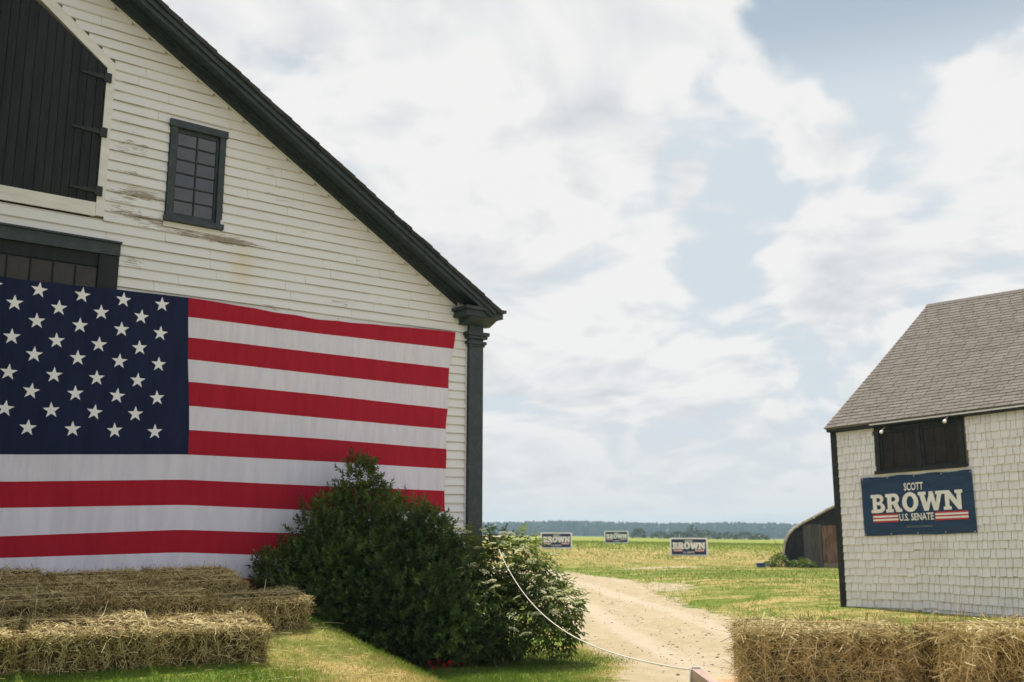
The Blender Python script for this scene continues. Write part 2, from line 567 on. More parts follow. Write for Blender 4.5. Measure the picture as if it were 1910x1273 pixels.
m_shingle, nt = new_mat('chalky_white_wall_shingle_paint')
P = pos(nt)
g = nt.noise(P, 7.0, 6, .65)
g2 = nt.noise(P, 1.1, 3, .6)
r = obj_rand(nt)
r2 = rnd_attr(nt)
c = nt.mix(nt.ramp(g, .3, .75), (.77, .765, .80), (.68, .67, .695))
c = nt.mix(nt.m('MULTIPLY', nt.m('FRACT', nt.m('ADD', r, r2)), .55), c, (.84, .835, .86))
c = nt.mix(nt.ramp(g2, .5, .75, 0, .35), c, (.56, .53, .49))
vert = nt.noise(nt.mapping(P, scale=(60, 60, 2.0)), 1.0, 3, .6)
c = nt.mix(nt.ramp(vert, .58, .75, 0, .28), c, (.42, .39, .36))
finish(nt, c, .8, nt.m('ADD', g, vert), .3, .004, spec=.15)

m_black, nt = new_mat('black_green_corner_paint')
g = nt.noise(pos(nt), 12, 5, .6)
finish(nt, nt.mix(nt.ramp(g, .35, .75), (.010, .013, .014), (.028, .032, .033)), .55, g, .2, .003, spec=.35)

m_sheath, nt = new_mat('old_sheathing_boards')
g = nt.noise(pos(nt), 6, 5, .6)
finish(nt, nt.mix(g, (.16, .125, .095), (.30, .25, .20)), .9)

# ------------------------------------------------------------------ barn
barn = empty('barn', BW(0, 0, 0), 'large white clapboard barn with dark trim and steep gable, hung with the big flag', 'barn')
RIDGE = -7.6
def rake_in(s):
    """height of the lower edge of the rake board on the right-hand slope"""
    return 5.03 - .584 * (s + .39) if s >= RIDGE else 5.03 - .584 * (2 * RIDGE - s + .39)


# body: gable slab with an opening left for nothing, plus side and rear walls
LEFT = 2 * RIDGE
gab = [(0.10, -.6), (0.10, rake_in(.10) + .16), (RIDGE, rake_in(RIDGE) + .16), (LEFT, rake_in(.10) + .16), (LEFT, -.6)]
MB().prism(BW, gab, -18.0, -0.012).build('wall', m_sheath, barn)

# clapboards, each a wedge of its own
EXPO = .128
Z0 = .40
door_right = -5.425
flag_free = lambda s0, s1, z0, z1: True


def hay_trim_right(z):
    """outer edge of the white trim round the hay door, s as a function of z"""
    if z < 5.44:
        return None
    if z < 7.37:
        return -5.643
    return -5.643 - (z - 7.37) / .777


def clap_span(z):
    """horizontal runs of siding at height z on the part of the gable front in view"""
    right = -.135
    if z + EXPO > rake_in(-.6):
        right = -.39 - (z + EXPO * .45 - 5.03) / .584
    runs = [(-8.6, right)]

    def cut(runs, a, b):
        out = []
        for s0, s1 in runs:
            if b <= s0 or a >= s1:
                out.append((s0, s1))
            else:
                if a > s0:
                    out.append((s0, a))
                if b < s1:
                    out.append((b, s1))
        return out
    zc = z + EXPO * .5
    if zc < 5.15:
        runs = cut(runs, -9.9, door_right)
    tr = hay_trim_right(zc)
    if tr is not None:
        runs = cut(runs, -9.9, tr)
    if 5.53 < zc < 6.86:
        runs = cut(runs, -4.92, -4.17)
    return [r for r in runs if r[1] - r[0] > .05]


row = 0
z = Z0
while z < 8.45:
    for s0, s1 in clap_span(z):
        joints = []
        s = s0 + random.uniform(.25, 1.6)
        while s < s1 - .25:
            joints.append(s)
            s += random.uniform(.9, 2.4)
        edges = [s0] + joints + [s1]
        for a, b in zip(edges[:-1], edges[1:]):
            g = .0016
            dz0, dz1 = random.gauss(0, .0022), random.gauss(0, .0022)
            lo = .026 + random.uniform(-.003, .004)
            zt = z + EXPO + .016
            a2, b2 = a + g, b - g
            V = [BW(a2, -.006, z + dz0), BW(b2, -.006, z + dz1), BW(b2, lo, z + dz1), BW(a2, lo, z + dz0),
                 BW(a2, -.006, zt), BW(b2, -.006, zt), BW(b2, .003, zt), BW(a2, .003, zt)]
            tops = [rake_in(a2) + .05, rake_in(b2) + .05]
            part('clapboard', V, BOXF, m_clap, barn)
    z += EXPO
    row += 1

# corner pilaster with its capital
pil = MB().box(BW, -.140, .130, -.10, .085, -.4, 4.80).build('pilaster', m_trim, barn)
MB().box(BW, -.205, .205, -.10, .150, 4.585, 4.640).build('capital_ring', m_trim, pil)
MB().box(BW, -.185, .180, -.10, .128, 4.540, 4.582).build('capital_ring', m_trim, pil)
MB().box(BW, -.178, .172, -.10, .118, 4.455, 4.500).build('capital_ring', m_trim, pil)
MB().box(BW, -.158, .150, -.10, .100, 4.420, 4.452).build('capital_ring', m_trim, pil)
MB().box(BW, -.168, -.142, -.01, .030, -.4, 4.76).build('edge_strip', m_white, pil)

# cornice return: stepped mouldings under the foot of the rake
ret = MB().box(BW, -.40, .31, -.10, .34, 4.835, 4.925).build('cornice_return', m_trim, barn)
MB().box(BW, -.44, .34, -.10, .39, 4.927, 4.972).build('moulding', m_trim, ret)
MB().prism(lambda a, b, c: BW(b, a, c), [(0, 4.74), (.10, 4.74), (.30, 4.833), (0, 4.833)], -.30, .25).build('moulding', m_trim, ret)


def rake_piece(name, n0, n1, w0, w1, mat, s_lo, parent, left=True):
    """board following the slope of the gable, w measured upwards from the lower edge line"""
    poly = [(s_lo, rake_in(s_lo) + w0), (RIDGE, rake_in(RIDGE) + w0), (RIDGE, rake_in(RIDGE) + w1), (s_lo, rake_in(s_lo) + w1)]
    o = MB().prism(BW, poly, n0, n1).build(name, mat, parent)
    if left:
        sl = 2 * RIDGE - s_lo
        poly = [(RIDGE, rake_in(RIDGE) + w0), (sl, rake_in(s_lo) + w0), (sl, rake_in(s_lo) + w1), (RIDGE, rake_in(RIDGE) + w1)]
        MB().prism(BW, poly, n0, n1).build(name, mat, parent)
    return o


rk = rake_piece('rake_frieze', -.01, .050, .012, .150, m_trim, -.36, barn)
rake_piece('edge_strip', -.01, .028, -.012, .010, m_white, -.38, barn)
rake_piece('bed_moulding', .052, .10, .085, .135, m_trim, -.30, barn)
rake_piece('bed_moulding', .102, .135, .105, .137, m_trim, -.28, barn)
rake_piece('rake_soffit', .0, .345, .138, .160, m_trim, .05, barn)
rake_piece('rake_fascia', .347, .378, .075, .185, m_trim, .07, barn)
rake_piece('crown_moulding', .380, .412, .135, .205, m_trim, .11, barn)
rake_piece('drip_edge', .380, .440, .207, .225, m_trim, .15, barn)

# roof: two planes and a staggered edge of shingle ends along the rake
roof = MB()
for sgn in (0, 1):
    s_lo = .19
    f = (lambda s: s) if sgn == 0 else (lambda s: 2 * RIDGE - s)
    V = []
    for s_, w in ((s_lo, .228), (RIDGE, .228), (RIDGE, .262), (s_lo, .262)):
        V.append((f(s_), rake_in(s_) + w))
    roof.prism(BW, V, -18.3, .43)
roof = roof.build('roof', m_roofdark, barn)
s = .19
while s > RIDGE:
    ln = random.uniform(.12, .2)
    nn = .44 + random.uniform(.0, .02)
    w = .262 + random.uniform(.0, .012)
    poly = [(s, rake_in(s) + .215 - random.uniform(0, .012)), (s - ln, rake_in(s - ln) + .22), (s - ln, rake_in(s - ln) + w - .004), (s, rake_in(s) + w + .006)]
    MB().prism(BW, poly, .10, nn).build('shingle', m_roofdark, roof)
    s -= ln * .995

# hay door with white surround, planks and strap hinges
hd = MB().prism(BW, [(-8.5, 5.42), (-5.80, 5.42), (-5.80, 7.25), (-7.4, 8.36), (-8.5, 8.36)], -.011, .012).build('hay_door', m_doorwood, barn)
s = -8.45
while s < -5.76:
    wd = random.uniform(.092, .112)
    s1 = min(s + wd, -5.742)
    z1a = min(7.295 + max(0, (-5.75 - s)) * .70, 8.5)
    z1b = min(7.295 + max(0, (-5.75 - s1)) * .70, 8.5)
    nn = .030 + random.uniform(0, .006)
    MB().prism(BW, [(s + .003, 5.60), (s1 - .003, 5.60), (s1 - .003, z1b), (s + .003, z1a)], .0125, nn).build('plank', m_doorwood, hd)
    s = s1 + .0005
    if s1 >= -5.743:
        break
for zz, ln in ((7.17, .34), (6.47, .40), (5.735, .36)):
    h = MB()
    h.box(BW, -5.775, -5.690, .030, .060, zz - .058, zz + .058)
    h.prism(BW, [(-5.70 - ln, zz - .012), (-5.775, zz - .03), (-5.775, zz + .03), (-5.70 - ln, zz + .012)], .037, .052)
    h.build('strap_hinge', m_iron, hd)
tm = MB().box(BW, -5.742, -5.645, -.008, .034, 5.44, 7.30).build('door_trim', m_white, barn)
MB().box(BW, -8.5, -5.745, -.008, .032, 5.43, 5.596).build('door_trim', m_white, barn)
MB().prism(BW, [(-5.645, 7.30), (-5.645, 7.372), (-7.2, 8.58), (-7.2, 8.40), (-5.742, 7.302)], -.008, .033).build('door_trim', m_white, barn)

# lower doorway: dark header, transom lights, door leaf behind the flag
dw = MB().box(BW, -9.8, -5.428, -.010, .060, 4.985, 5.130).build('door_header', m_trim, barn)
MB().box(BW, -9.82, -5.420, -.010, .085, 5.132, 5.155).build('drip_cap', m_trim, dw)
MB().box(BW, -5.66, -5.430, -.010, .045, .30, 4.980).build('door_jamb', m_doorwood, barn)
MB().box(BW, -9.5, -5.662, -.010, .025, 4.83, 4.982).build('transom_head', m_doorwood, barn)
tr = MB().box(BW, -9.5, -5.664, -.010, .012, 4.36, 4.828).build('transom', m_doorwood, barn)
for k in range(7):
    s1 = -5.672 - k * .243
    MB().box(BW, s1 - .222, s1, .0125, .016, 4.40, 4.812).build('pane', m_dustglass, tr)
    MB().box(BW, s1 - .242, s1 - .223, .0125, .030, 4.40, 4.826).build('muntin', m_doorwood, tr)
MB().box(BW, -9.5, -5.664, -.010, .020, .30, 4.358).build('door_leaf', m_doorwood, barn)

# gable window: casing, sash, twelve panes
win = MB()
win.box(BW, -4.915, -4.835, -.01, .050, 5.600, 6.765)
win.box(BW, -4.265, -4.185, -.01, .050, 5.600, 6.765)
win = win.build('window', m_trim, barn)
MB().box(BW, -4.935, -4.165, -.01, .064, 6.767, 6.860).build('window_head', m_trim, win)
MB().box(BW, -4.935, -4.165, -.01, .080, 5.530, 5.598).build('sill', m_trim, win)
MB().box(BW, -4.93, -4.19, -.01, .030, 5.462, 5.526).build('apron', m_white, win)
sash = MB()
sash.box(BW, -4.834, -4.806, -.01, .012, 5.601, 6.766)
sash.box(BW, -4.294, -4.266, -.01, .012, 5.601, 6.766)
sash.box(BW, -4.805, -4.295, -.01, .012, 5.601, 5.660)
sash.box(BW, -4.805, -4.295, -.01, .012, 6.715, 6.766)
sash.build('sash', m_trim, win)
pw, ph = (.510 - .018) / 2, (1.055 - 5 * .018) / 6
for i in range(2):
    for j in range(6):
        a, b = -4.805 + i * (pw + .018), 5.660 + j * (ph + .018)
        tilt = random.uniform(-.0012, .0012)
        V = [BW(a, -.004, b), BW(a + pw, -.004 + tilt, b), BW(a + pw, -.004, b + ph), BW(a, -.004 + tilt * .6, b + ph)]
        V += [BW(a, -.008, b), BW(a + pw, -.008, b), BW(a + pw, -.008, b + ph), BW(a, -.008, b + ph)]
        part('pane', V, [[0, 1, 2, 3], [7, 6, 5, 4], [0, 4, 5, 1], [1, 5, 6, 2], [2, 6, 7, 3], [3, 7, 4, 0]], m_glass, win)
        if j < 5:
            MB().box(BW, a, a + pw, -.01, .008, b + ph + .0005, b + ph + .0175).build('muntin', m_black, win)
MB().box(BW, -4.805 + pw + .001, -4.805 + pw + .017, -.01, .009, 5.661, 6.714).build('muntin', m_black, win)
MB().box(BW, -4.205, -4.175, .052, .062, 5.56, 5.66).build('paint_chip', m_white, win)

# ------------------------------------------------------------------ the flag on the barn
def cloth_mat(name, c0, c1):
    m, nt = new_mat(name)
    P = pos(nt)
    bl = nt.mapping(nt.vm('SUBTRACT', P, tuple(OB)), rot=(0, 0, -BARN_ROT))
    g = nt.noise(nt.mapping(bl, rot=(0, .5, 0), scale=(10, 1, 1.6)), 1.0, 4, .55)
    wv = nt.noise(nt.mapping(bl, scale=(420, 420, 420)), 1.0, 1, .5)
    c = nt.mix(nt.ramp(g, .3, .7), c0, c1)
    b = nt.n('ShaderNodeBsdfPrincipled', {'Base Color': c, 'Roughness': .75, 'Specular IOR Level': .15, 'Sheen Weight': .12})
    bn = nt.n('ShaderNodeBump', {'Height': nt.m('ADD', g, nt.m('MULTIPLY', wv, .06)), 'Strength': .55, 'Distance': .03})
    nt.t.links.new(bn.outputs[0], b.inputs['Normal'])
    nt.n('ShaderNodeOutputMaterial', {'Surface': b})
    return m


m_red = cloth_mat('red_flag_cloth', (.34, .006, .024), (.39, .009, .029))
m_fwhite = cloth_mat('white_flag_cloth', (.63, .62, .76), (.71, .70, .83))
m_star = cloth_mat('white_star_cloth', (.80, .81, .90), (.84, .85, .92))
m_blue = cloth_mat('navy_flag_cloth', (.006, .010, .046), (.009, .015, .060))

fs = [-7.35, -6.5, -4.5, -2.65, -.5]
fz = {-7.35: [4.55 - .2767 * i for i in range(8)] + [2.33, 2.06, 1.77, 1.55, 1.29, 1.02],
      -6.5: [4.553 - .2767 * i for i in range(8)] + [2.328, 2.052, 1.757, 1.535, 1.27, 1.0],
      -4.5: [4.593, 4.352, 4.099, 3.826, 3.551, 3.257, 2.965, 2.668, 2.368, 2.07, 1.78, 1.518, 1.24, .97],
      -2.65: [4.538, 4.335, 4.071, 3.78, 3.506, 3.197, 2.92, 2.623, 2.30, 1.98, 1.68, 1.39, 1.1, .82],
      -.5: [4.603, 4.344, 4.048, 3.74, 3.436, 3.135, 2.845, 2.557, 2.24, 1.942, 1.638, 1.34, 1.05, .76]}
f_right = [-.405, -.452, -.498, -.524, -.539, -.554, -.559, -.555, -.56, -.574, -.579, -.585, -.59, -.59]
f_cant = [-4.57, -4.554, -4.538, -4.527, -4.502, -4.477, -4.458, -4.452]


def flag_z(s, i):
    """height of stripe line i (may be fractional) at s"""
    i0 = int(min(max(math.floor(i), 0), 12))
    t = i - i0
    row0 = [fz[k][i0] for k in fs]
    row1 = [fz[k][i0 + 1] for k in fs]
    s_ = np.array([s - .14, s - .07, s, s + .07, s + .14])
    z0 = float(np.mean(np.interp(s_, fs, row0)))
    z1 = float(np.mean(np.interp(s_, fs, row1)))
    return z0 + (z1 - z0) * t


def flag_n(s, z):
    a = noise.noise(Vector((s * .55, z * .8, 1.3)))
    b = noise.noise(Vector((s * 2.1 + z * .9, z * .5, 7.7)))
    c = noise.noise(Vector((s * 7.0 + z * 3.2, z * 1.2, 3.1)))
    low = max(0, (2.6 - z)) * .035
    return .075 + .022 * a + .012 * b * (1 + max(0, 3.2 - z)) + .0025 * c + low


flag = empty('flag', BW(-4.5, .05, .9), 'huge stars and stripes flag with red and white stripes hung across the white barn front', 'flag')


def cloth_patch(name, s_left, s_right, i0, i1, mat, parent, ns, ni):
    V = []
    for b in range(ni + 1):
        i = i0 + (i1 - i0) * b / ni
        sl = s_left(i) if callable(s_left) else s_left
        sr = s_right(i) if callable(s_right) else s_right
        for a in range(ns + 1):
            s = sl + (sr - sl) * a / ns
            z = flag_z(s, i)
            if i == 0:
                z -= .012 * abs(math.sin(s * 5.1)) * (0.5 + .5 * math.sin(s * 1.7))
            V.append(BW(s, flag_n(s, z), z))
    F = []
    for b in range(ni):
        for a in range(ns):
            p = b * (ns + 1) + a
            F.append([p, p + ns + 1, p + ns + 2, p + 1])
    return part(name, V, F, mat, parent, True)


cant_edge = lambda i: float(np.interp(i, range(8), f_cant))
right_edge = lambda i: float(np.interp(i, range(14), f_right)) + .012 * math.sin(i * 2.2)
FLEFT = -7.33
for i in range(13):
    sl = cant_edge if i < 7 else FLEFT
    cloth_patch('stripe', sl, right_edge, i, i + 1, m_red if i % 2 == 0 else m_fwhite, flag, 90 if i < 7 else 150, 6)
canton = cloth_patch('canton', FLEFT, cant_edge, 0, 7, m_blue, flag, 70, 40)
z_odd = [4.461, 4.107, 3.73, 3.325, 2.924]
z_even = [4.281, 3.905, 3.515, 3.122]
for r_i, (zs, s_first, cnt) in enumerate([(z_odd, -4.895, 6), (z_even, -5.135, 5)]):
    for j, zc in enumerate(zs):
        for k in range(cnt):
            sc_ = s_first - k * .4665 + .018 * (j / 4)
            if sc_ < FLEFT + .08:
                continue
            zc_ = zc - .004 * k
            V = [BW(sc_, flag_n(sc_, zc_) + .006, zc_)]
            a0 = random.uniform(-.10, .10)
            for q in range(10):
                rr = .094 if q % 2 == 0 else .0375
                an = math.pi / 2 + q * math.pi / 5 + a0
                s1, z1 = sc_ + rr * math.cos(an), zc_ + rr * math.sin(an)
                V.append(BW(s1, flag_n(s1, z1) + .006, z1))
            part('star', V, [[0, q + 1, (q + 1) % 10 + 1] for q in range(10)], m_star, canton)

# ------------------------------------------------------------------ shingled cottage
cot = empty('cottage', CW(0, 0, .17), 'white shingled cottage with brown roof and dark corner board, a campaign banner on its wall', 'cottage')
CL = 7.2
RN, RZ = -4.335, 7.109
EN, EZ = .16, 3.80
def roof_z(s):
    return RZ - .055 * np.clip(s, 0, 7)


body = [(-8.55, -.3), (-.016, -.3), (-.016, 3.70), (RN, 6.93), (-8.55, 3.70)]
V = [CW(.006, n, z) for n, z in body] + [CW(CL, n, z - (.40 if z > 6 else 0)) for n, z in body]
F = [[0, 1, 2, 3, 4], [9, 8, 7, 6, 5]] + [[i, i + 5, (i + 1) % 5 + 5, (i + 1) % 5] for i in range(5)]
part('wall', V, F, m_sheath, cot)
MB().box(CW, -.02, .115, -.12, .030, -.2, 3.72).build('corner_board', m_black, cot)
MB().box(CW, .02, CL, -.02, .035, 3.705, 3.790).build('frieze_board', m_black, cot)
MB().box(CW, -.03, CL, .036, .140, 3.715, 3.775).build('eave_fascia', m_black, cot)
MB().box(CW, 1.0, 4.9, .142, .160, 3.745, 3.772).build('gutter_strip', m_white, cot)
MB().box(CW, .118, 1.015, -.01, .022, 3.64, 3.70).build('siding_cap', m_white, cot)

# roof slopes
def roof_pt(s, t, lift=0.0, back=False):
    """t=0 at the eave, 1 at the ridge"""
    n = EN + (RN - EN) * t
    z = EZ + (roof_z(s) - EZ) * t
    sag = -.05 * math.sin(math.pi * t) * math.exp(-((s - 3) / 3.0) ** 2)
    if back:
        n = 2 * RN - n
    return CW(s, n + .55 * lift, z + .83 * lift + sag)


rf = MB()
for back in (False, True):
    V, F = [], []
    NS, NT_ = 10, 10
    for lift in (-.035, -.004):
        for a in range(NS + 1):
            for b in range(NT_ + 1):
                V.append(roof_pt(-.06 + (CL + .12) * a / NS, b / NT_, lift, back))
    o = (NS + 1) * (NT_ + 1)
    for a in range(NS):
        for b in range(NT_):
            p = a * (NT_ + 1) + b
            F.append([p, p + 1, p + NT_ + 2, p + NT_ + 1])
            F.append([p + o, p + o + NT_ + 1, p + o + NT_ + 2, p + o + 1])
    for b in range(NT_):
        F.append([b, b + o, b + o + 1, b + 1])
        q = NS * (NT_ + 1) + b
        F.append([q, q + 1, q + o + 1, q + o])
    for a in range(NS):
        p = a * (NT_ + 1)
        F.append([p, p + NT_ + 1, p + NT_ + 1 + o, p + o])
    rf.add(V, F)
rf = rf.build('roof', m_roofbrown, cot)
sl_len = math.hypot(RN - EN, RZ - EZ)
nrow = int(sl_len / .135)
V, F, RR = [], [], []
for j in range(nrow):
    t0, t1 = j / nrow, (j + 1.25) / nrow
    s = -.07 - random.uniform(0, .25)
    wob = random.uniform(-.02, .02)
    while s < CL:
        w = .285 + random.uniform(-.02, .02)
        s0, s1 = max(s, -.075), min(s + w - .012, CL + .06)
        s += w
        if s1 - s0 < .02:
            continue
        h = .006 + random.uniform(0, .006)
        dt = random.uniform(-.03, .03) / nrow
        tt = min(t1, 1.0)
        b = len(V)
        V += [roof_pt(s0, t0 + dt, -.002), roof_pt(s1, t0 + dt, -.002), roof_pt(s1, t0 + dt, h + .006), roof_pt(s0, t0 + dt, h + .006), roof_pt(s1, tt, .001), roof_pt(s0, tt, .001)]
        F += [[b, b + 1, b + 2, b + 3], [b + 3, b + 2, b + 4, b + 5], [b, b + 3, b + 5], [b + 1, b + 4, b + 2]]
        RR += [random.random()] * 6
o = part('roof_shingles', V, F, m_roofbrown, rf, attrs={'rnd': RR})
tag(o, kind='stuff')
rc = MB()
s = -.08
while s < CL:
    rc.add([roof_pt(s, .972, .016), roof_pt(s + .30, .972, .016), roof_pt(s + .30, 1.0, .020), roof_pt(s, 1.0, .020),
            roof_pt(s, .972, .016, True), roof_pt(s + .30, .972, .016, True)], [[0, 1, 2, 3], [3, 2, 5, 4]])
    s += .295
rc.build('ridge_cap', m_roofbrown, rf)

# wall shingles: courses of uneven cedar shingles
cands = []
EX = .153
zrow = .02
while zrow < 3.68:
    s = .118
    swag = random.uniform(-.004, .004)
    while s < CL - .2:
        w = random.choice([.08, .09, .1, .11, .12, .13, .14, .16, .18]) * random.uniform(.9, 1.1)
        if s < 1.7 and zrow < 2.0:
            w *= 1.3
        s1 = min(s + w, CL)
        zc = zrow + EX * .5
        # the courses dip a little on the lower wall where the sill has sunk
        dip = -.10 * math.exp(-((zrow - .3) / .55) ** 2) * float(ss(1.2, 3.6, s)) + swag
        jog = .03 if (s > 1.62 and zrow < 1.65) else 0
        hidden = (s > .72 and s1 < 2.92 and 1.66 < zc < 2.62)
        inwin = (s1 > 1.0 and s < 2.92 and zc > 2.72)
        if not hidden:
            if inwin:
                if s < .95:
                    s1 = 1.0
                elif s1 > 2.97:
                    cands.append((2.925, s1, zrow + dip + jog))
                    s = s1
                    continue
                else:
                    s = s1
                    continue
            cands.append((s, s1, zrow + dip + jog))
        s = s1
    zrow += EX
campos = np.array([0, 0, 1.6])


def shingle_geo(s0, s1, z):
    lo = .028 + random.uniform(-.005, .009)
    bow = .012 * math.sin(s0 * 2.3 + z * 3.1)
    dz = random.gauss(0, .006)
    g = .0042
    zt = min(z + EX + .02, 3.705)
    tl = random.uniform(-.003, .003)
    V = [CW(s0 + g, -.004, z + dz), CW(s1 - g, -.004, z + dz + tl), CW(s1 - g, lo, z + dz + tl), CW(s0 + g, lo, z + dz),
         CW(s0 + g, -.004, zt), CW(s1 - g, -.004, zt), CW(s1 - g, .006, zt), CW(s0 + g, .006, zt)]
    return V


def px_size(c):
    s0, s1, z = c
    p = np.array(CW((s0 + s1) / 2, 0, z)) - campos
    if abs(p[0] / p[1]) > .535 or z < .05:
        return 0
    return (s1 - s0) / np.linalg.norm(p)


order = sorted(range(len(cands)), key=lambda k: -px_size(cands[k]))
pick = set(order[:300])
V, F, RR = [], [], []
for k, c in enumerate(cands):
    g = shingle_geo(*c)
    if k in pick:
        part('shingle', g, BOXF, m_shingle, cot)
    else:
        b = len(V)
        V += g
        F += [[i + b for i in q] for q in BOXF]
        RR += [random.random()] * 8
o = part('shingle_field', V, F, m_shingle, cot, attrs={'rnd': RR})
tag(o, kind='stuff')

# cottage window
cw_ = MB()
cw_.box(CW, 1.018, 1.115, -.01, .045, 2.832, 3.703)
cw_.box(CW, 2.795, 2.880, -.01, .045, 2.832, 3.703)
cw_.box(CW, 1.116, 2.794, -.01, .040, 3.628, 3.703)
cw_.box(CW, 1.116, 2.794, -.0155, -.0125, 2.832, 3.627)
cw_ = cw_.build('window', m_black, cot)
MB().box(CW, .990, 2.915, -.01, .075, 2.770, 2.829).build('sill', m_black, cw_)
MB().box(CW, 1.0, 2.91, -.01, .030, 2.722, 2.767).build('apron', m_white, cw_)
for a, b in ((1.117, 1.945), (2.005, 2.793)):
    sh = MB()
    sh.box(CW, a, a + .05, -.01, .012, 2.833, 3.626)
    sh.box(CW, b - .05, b, -.01, .012, 2.833, 3.626)
    sh.box(CW, a + .051, b - .051, -.01, .012, 2.833, 2.880)
    sh.box(CW, a + .051, b - .051, -.01, .012, 3.580, 3.626)
    sh = sh.build('sash', m_black, cw_)
    x0, x1 = a + .052, b - .052
    for i in range(3):
        for j in range(2):
            p0, p1 = x0 + (x1 - x0) * i / 3, x0 + (x1 - x0) * (i + 1) / 3
            q0, q1 = 2.881 + .698 * j / 2, 2.881 + .698 * (j + 1) / 2
            MB().box(CW, p0 + .008, p1 - .008, -.009, -.002, q0 + .008, q1 - .008).build('pane', m_dustglass, sh)
MB().box(CW, 1.946, 2.004, -.01, .030, 2.833, 3.626).build('mullion', m_black, cw_)
m_lamp, nt = new_mat('white_lamp_glass')
finish(nt, (.85, .85, .84), .25, spec=.5)
for s_, zz in ((1.36, 3.60), (2.70, 3.66)):
    br = MB().tube([CW(s_, .13, zz + .10), CW(s_, .20, zz + .05), CW(s_ - .02, .24, zz)], [.016, .014, .030], 7).build('floodlight', m_black, cot)
    MB().tube([CW(s_ - .02, .236, zz + .004), CW(s_ - .035, .270, zz - .034), CW(s_ - .04, .282, zz - .046)], [.024, .036, .024], 9).build('lamp_glass', m_lamp, br)

# ------------------------------------------------------------------ lettering
def arc(cx, cy, rx, ry, a0, a1, k=10):
    return [(cx + rx * math.cos(R(a0 + (a1 - a0) * i / k)), cy + ry * math.sin(R(a0 + (a1 - a0) * i / k))) for i in range(k + 1)]


SLAB = {
    'B': (.86, [[(0, 0)] + arc(.53, .275, .33, .275, -90, 62) + arc(.51, .755, .28, .245, -50, 90) + [(0, 1), (0, .82), (.11, .82), (.11, .18), (0, .18)],
                [(.36, .19)] + arc(.49, .305, .115, .115, -90, 90, 6) + [(.36, .42)],
                [(.36, .60)] + arc(.48, .705, .10, .105, -90, 90, 6) + [(.36, .81)]]),
    'R': (.96, [[(0, 0), (.47, 0), (.47, .17), (.37, .17), (.37, .42), (.44, .42), (.63, 0), (.98, 0), (.98, .17), (.88, .17), (.72, .47)] + arc(.54, .71, .30, .29, -48, 90) + [(0, 1), (0, .82), (.11, .82), (.11, .18), (0, .18)],
                [(.37, .585)] + arc(.49, .70, .11, .115, -90, 90, 6) + [(.37, .815)]]),
    'O': (.94, [arc(.47, .5, .48, .525, 0, 351, 39), arc(.47, .5, .205, .315, 0, 350, 35)]),
    'W': (1.34, [[(-.04, 1), (.42, 1), (.42, .83), (.335, .83), (.44, .40), (.585, .83), (.585, 1), (.83, 1), (.97, .40), (1.06, .83), (.97, .83), (.97, 1), (1.40, 1), (1.40, .83), (1.32, .83), (1.08, 0), (.83, 0), (.69, .52), (.53, 0), (.28, 0), (.04, .83), (-.04, .83)]]),
    'N': (1.06, [[(0, 0), (.44, 0), (.44, .17), (.34, .17), (.34, .60), (.80, 0), (1.0, 0), (1.0, .83), (1.09, .83), (1.09, 1), (.66, 1), (.66, .83), (.76, .83), (.76, .47), (.36, 1), (0, 1), (0, .83), (.10, .83), (.10, .17), (0, .17)]]),
}


def fill_contours(conts):
    cu = bpy.data.curves.new('lettering_outline', 'CURVE')
    cu.dimensions = '2D'
    cu.fill_mode = 'BOTH'
    for c in conts:
        sp = cu.splines.new('POLY')
        sp.points.add(len(c) - 1)
        for i, (x, y) in enumerate(c):
            sp.points[i].co = (x, y, 0, 1)
        sp.use_cyclic_u = True
    return curve_mesh(cu)


def curve_mesh(cu):
    ob = bpy.data.objects.new('lettering_outline', cu)
    COL.objects.link(ob)
    dg = bpy.context.evaluated_depsgraph_get()
    ev = ob.evaluated_get(dg)
    me = ev.to_mesh()
    V = [tuple(v.co) for v in me.vertices]
    F = [list(p.vertices) for p in me.polygons]
    ev.to_mesh_clear()
    bpy.data.objects.remove(ob)
    bpy.data.curves.remove(cu)
    return V, F


def brown_word():
    conts, x = [], 0
    for ch in 'BROWN':
        w, cs = SLAB[ch]
        conts += [[(px + x, py) for px, py in c] for c in cs]
        x += w + .055
    V, F = fill_contours(conts)
    return V, F, x - .055


def plain_word(txt):
    cu = bpy.data.curves.new('lettering_outline', 'FONT')
    cu.body = txt
    cu.size = 1.0
    cu.offset = .022
    cu.resolution_u = 3
    V, F = curve_mesh(cu)
    xs = [v[0] for v in V]
    ys = [v[1] for v in V]
    x0, x1, y0, y1 = min(xs), max(xs), min(ys), max(ys)
    return [((v[0] - x0) / (x1 - x0), (v[1] - y0) / (y1 - y0), 0) for v in V], F


BROWN = brown_word()
SCOTT = plain_word('SCOTT')
SENATE = plain_word('U.S. SENATE')


def print_mat(name, c, rough=.5):
    m, nt = new_mat(name)
    g = nt.noise(pos(nt), 4.0, 5, .6)
    d = tuple(v * .86 for v in c)
    finish(nt, nt.mix(nt.ramp(g, .3, .75), c, d), rough, g, .15, .01, spec=.3)
    return m


m_vinyl, nt = new_mat('navy_vinyl_banner')
P = pos(nt)
g = nt.noise(nt.mapping(P, rot=(0, .7, 0), scale=(1.2, 1.2, 4.5)), 1.6, 5, .55)
finish(nt, nt.mix(nt.ramp(g, .3, .75), (.012, .040, .100), (.020, .055, .125)), .42, g, .5, .05, spec=.4)
m_pwhite = print_mat('white_banner_print', (.84, .83, .83))
m_pred = print_mat('red_banner_print', (.52, .045, .06))
m_pgrey = print_mat('grey_banner_print', (.10, .13, .17))
m_board = print_mat('white_sign_board', (.86, .88, .92))
m_navy = print_mat('navy_sign_print', (.014, .035, .085))


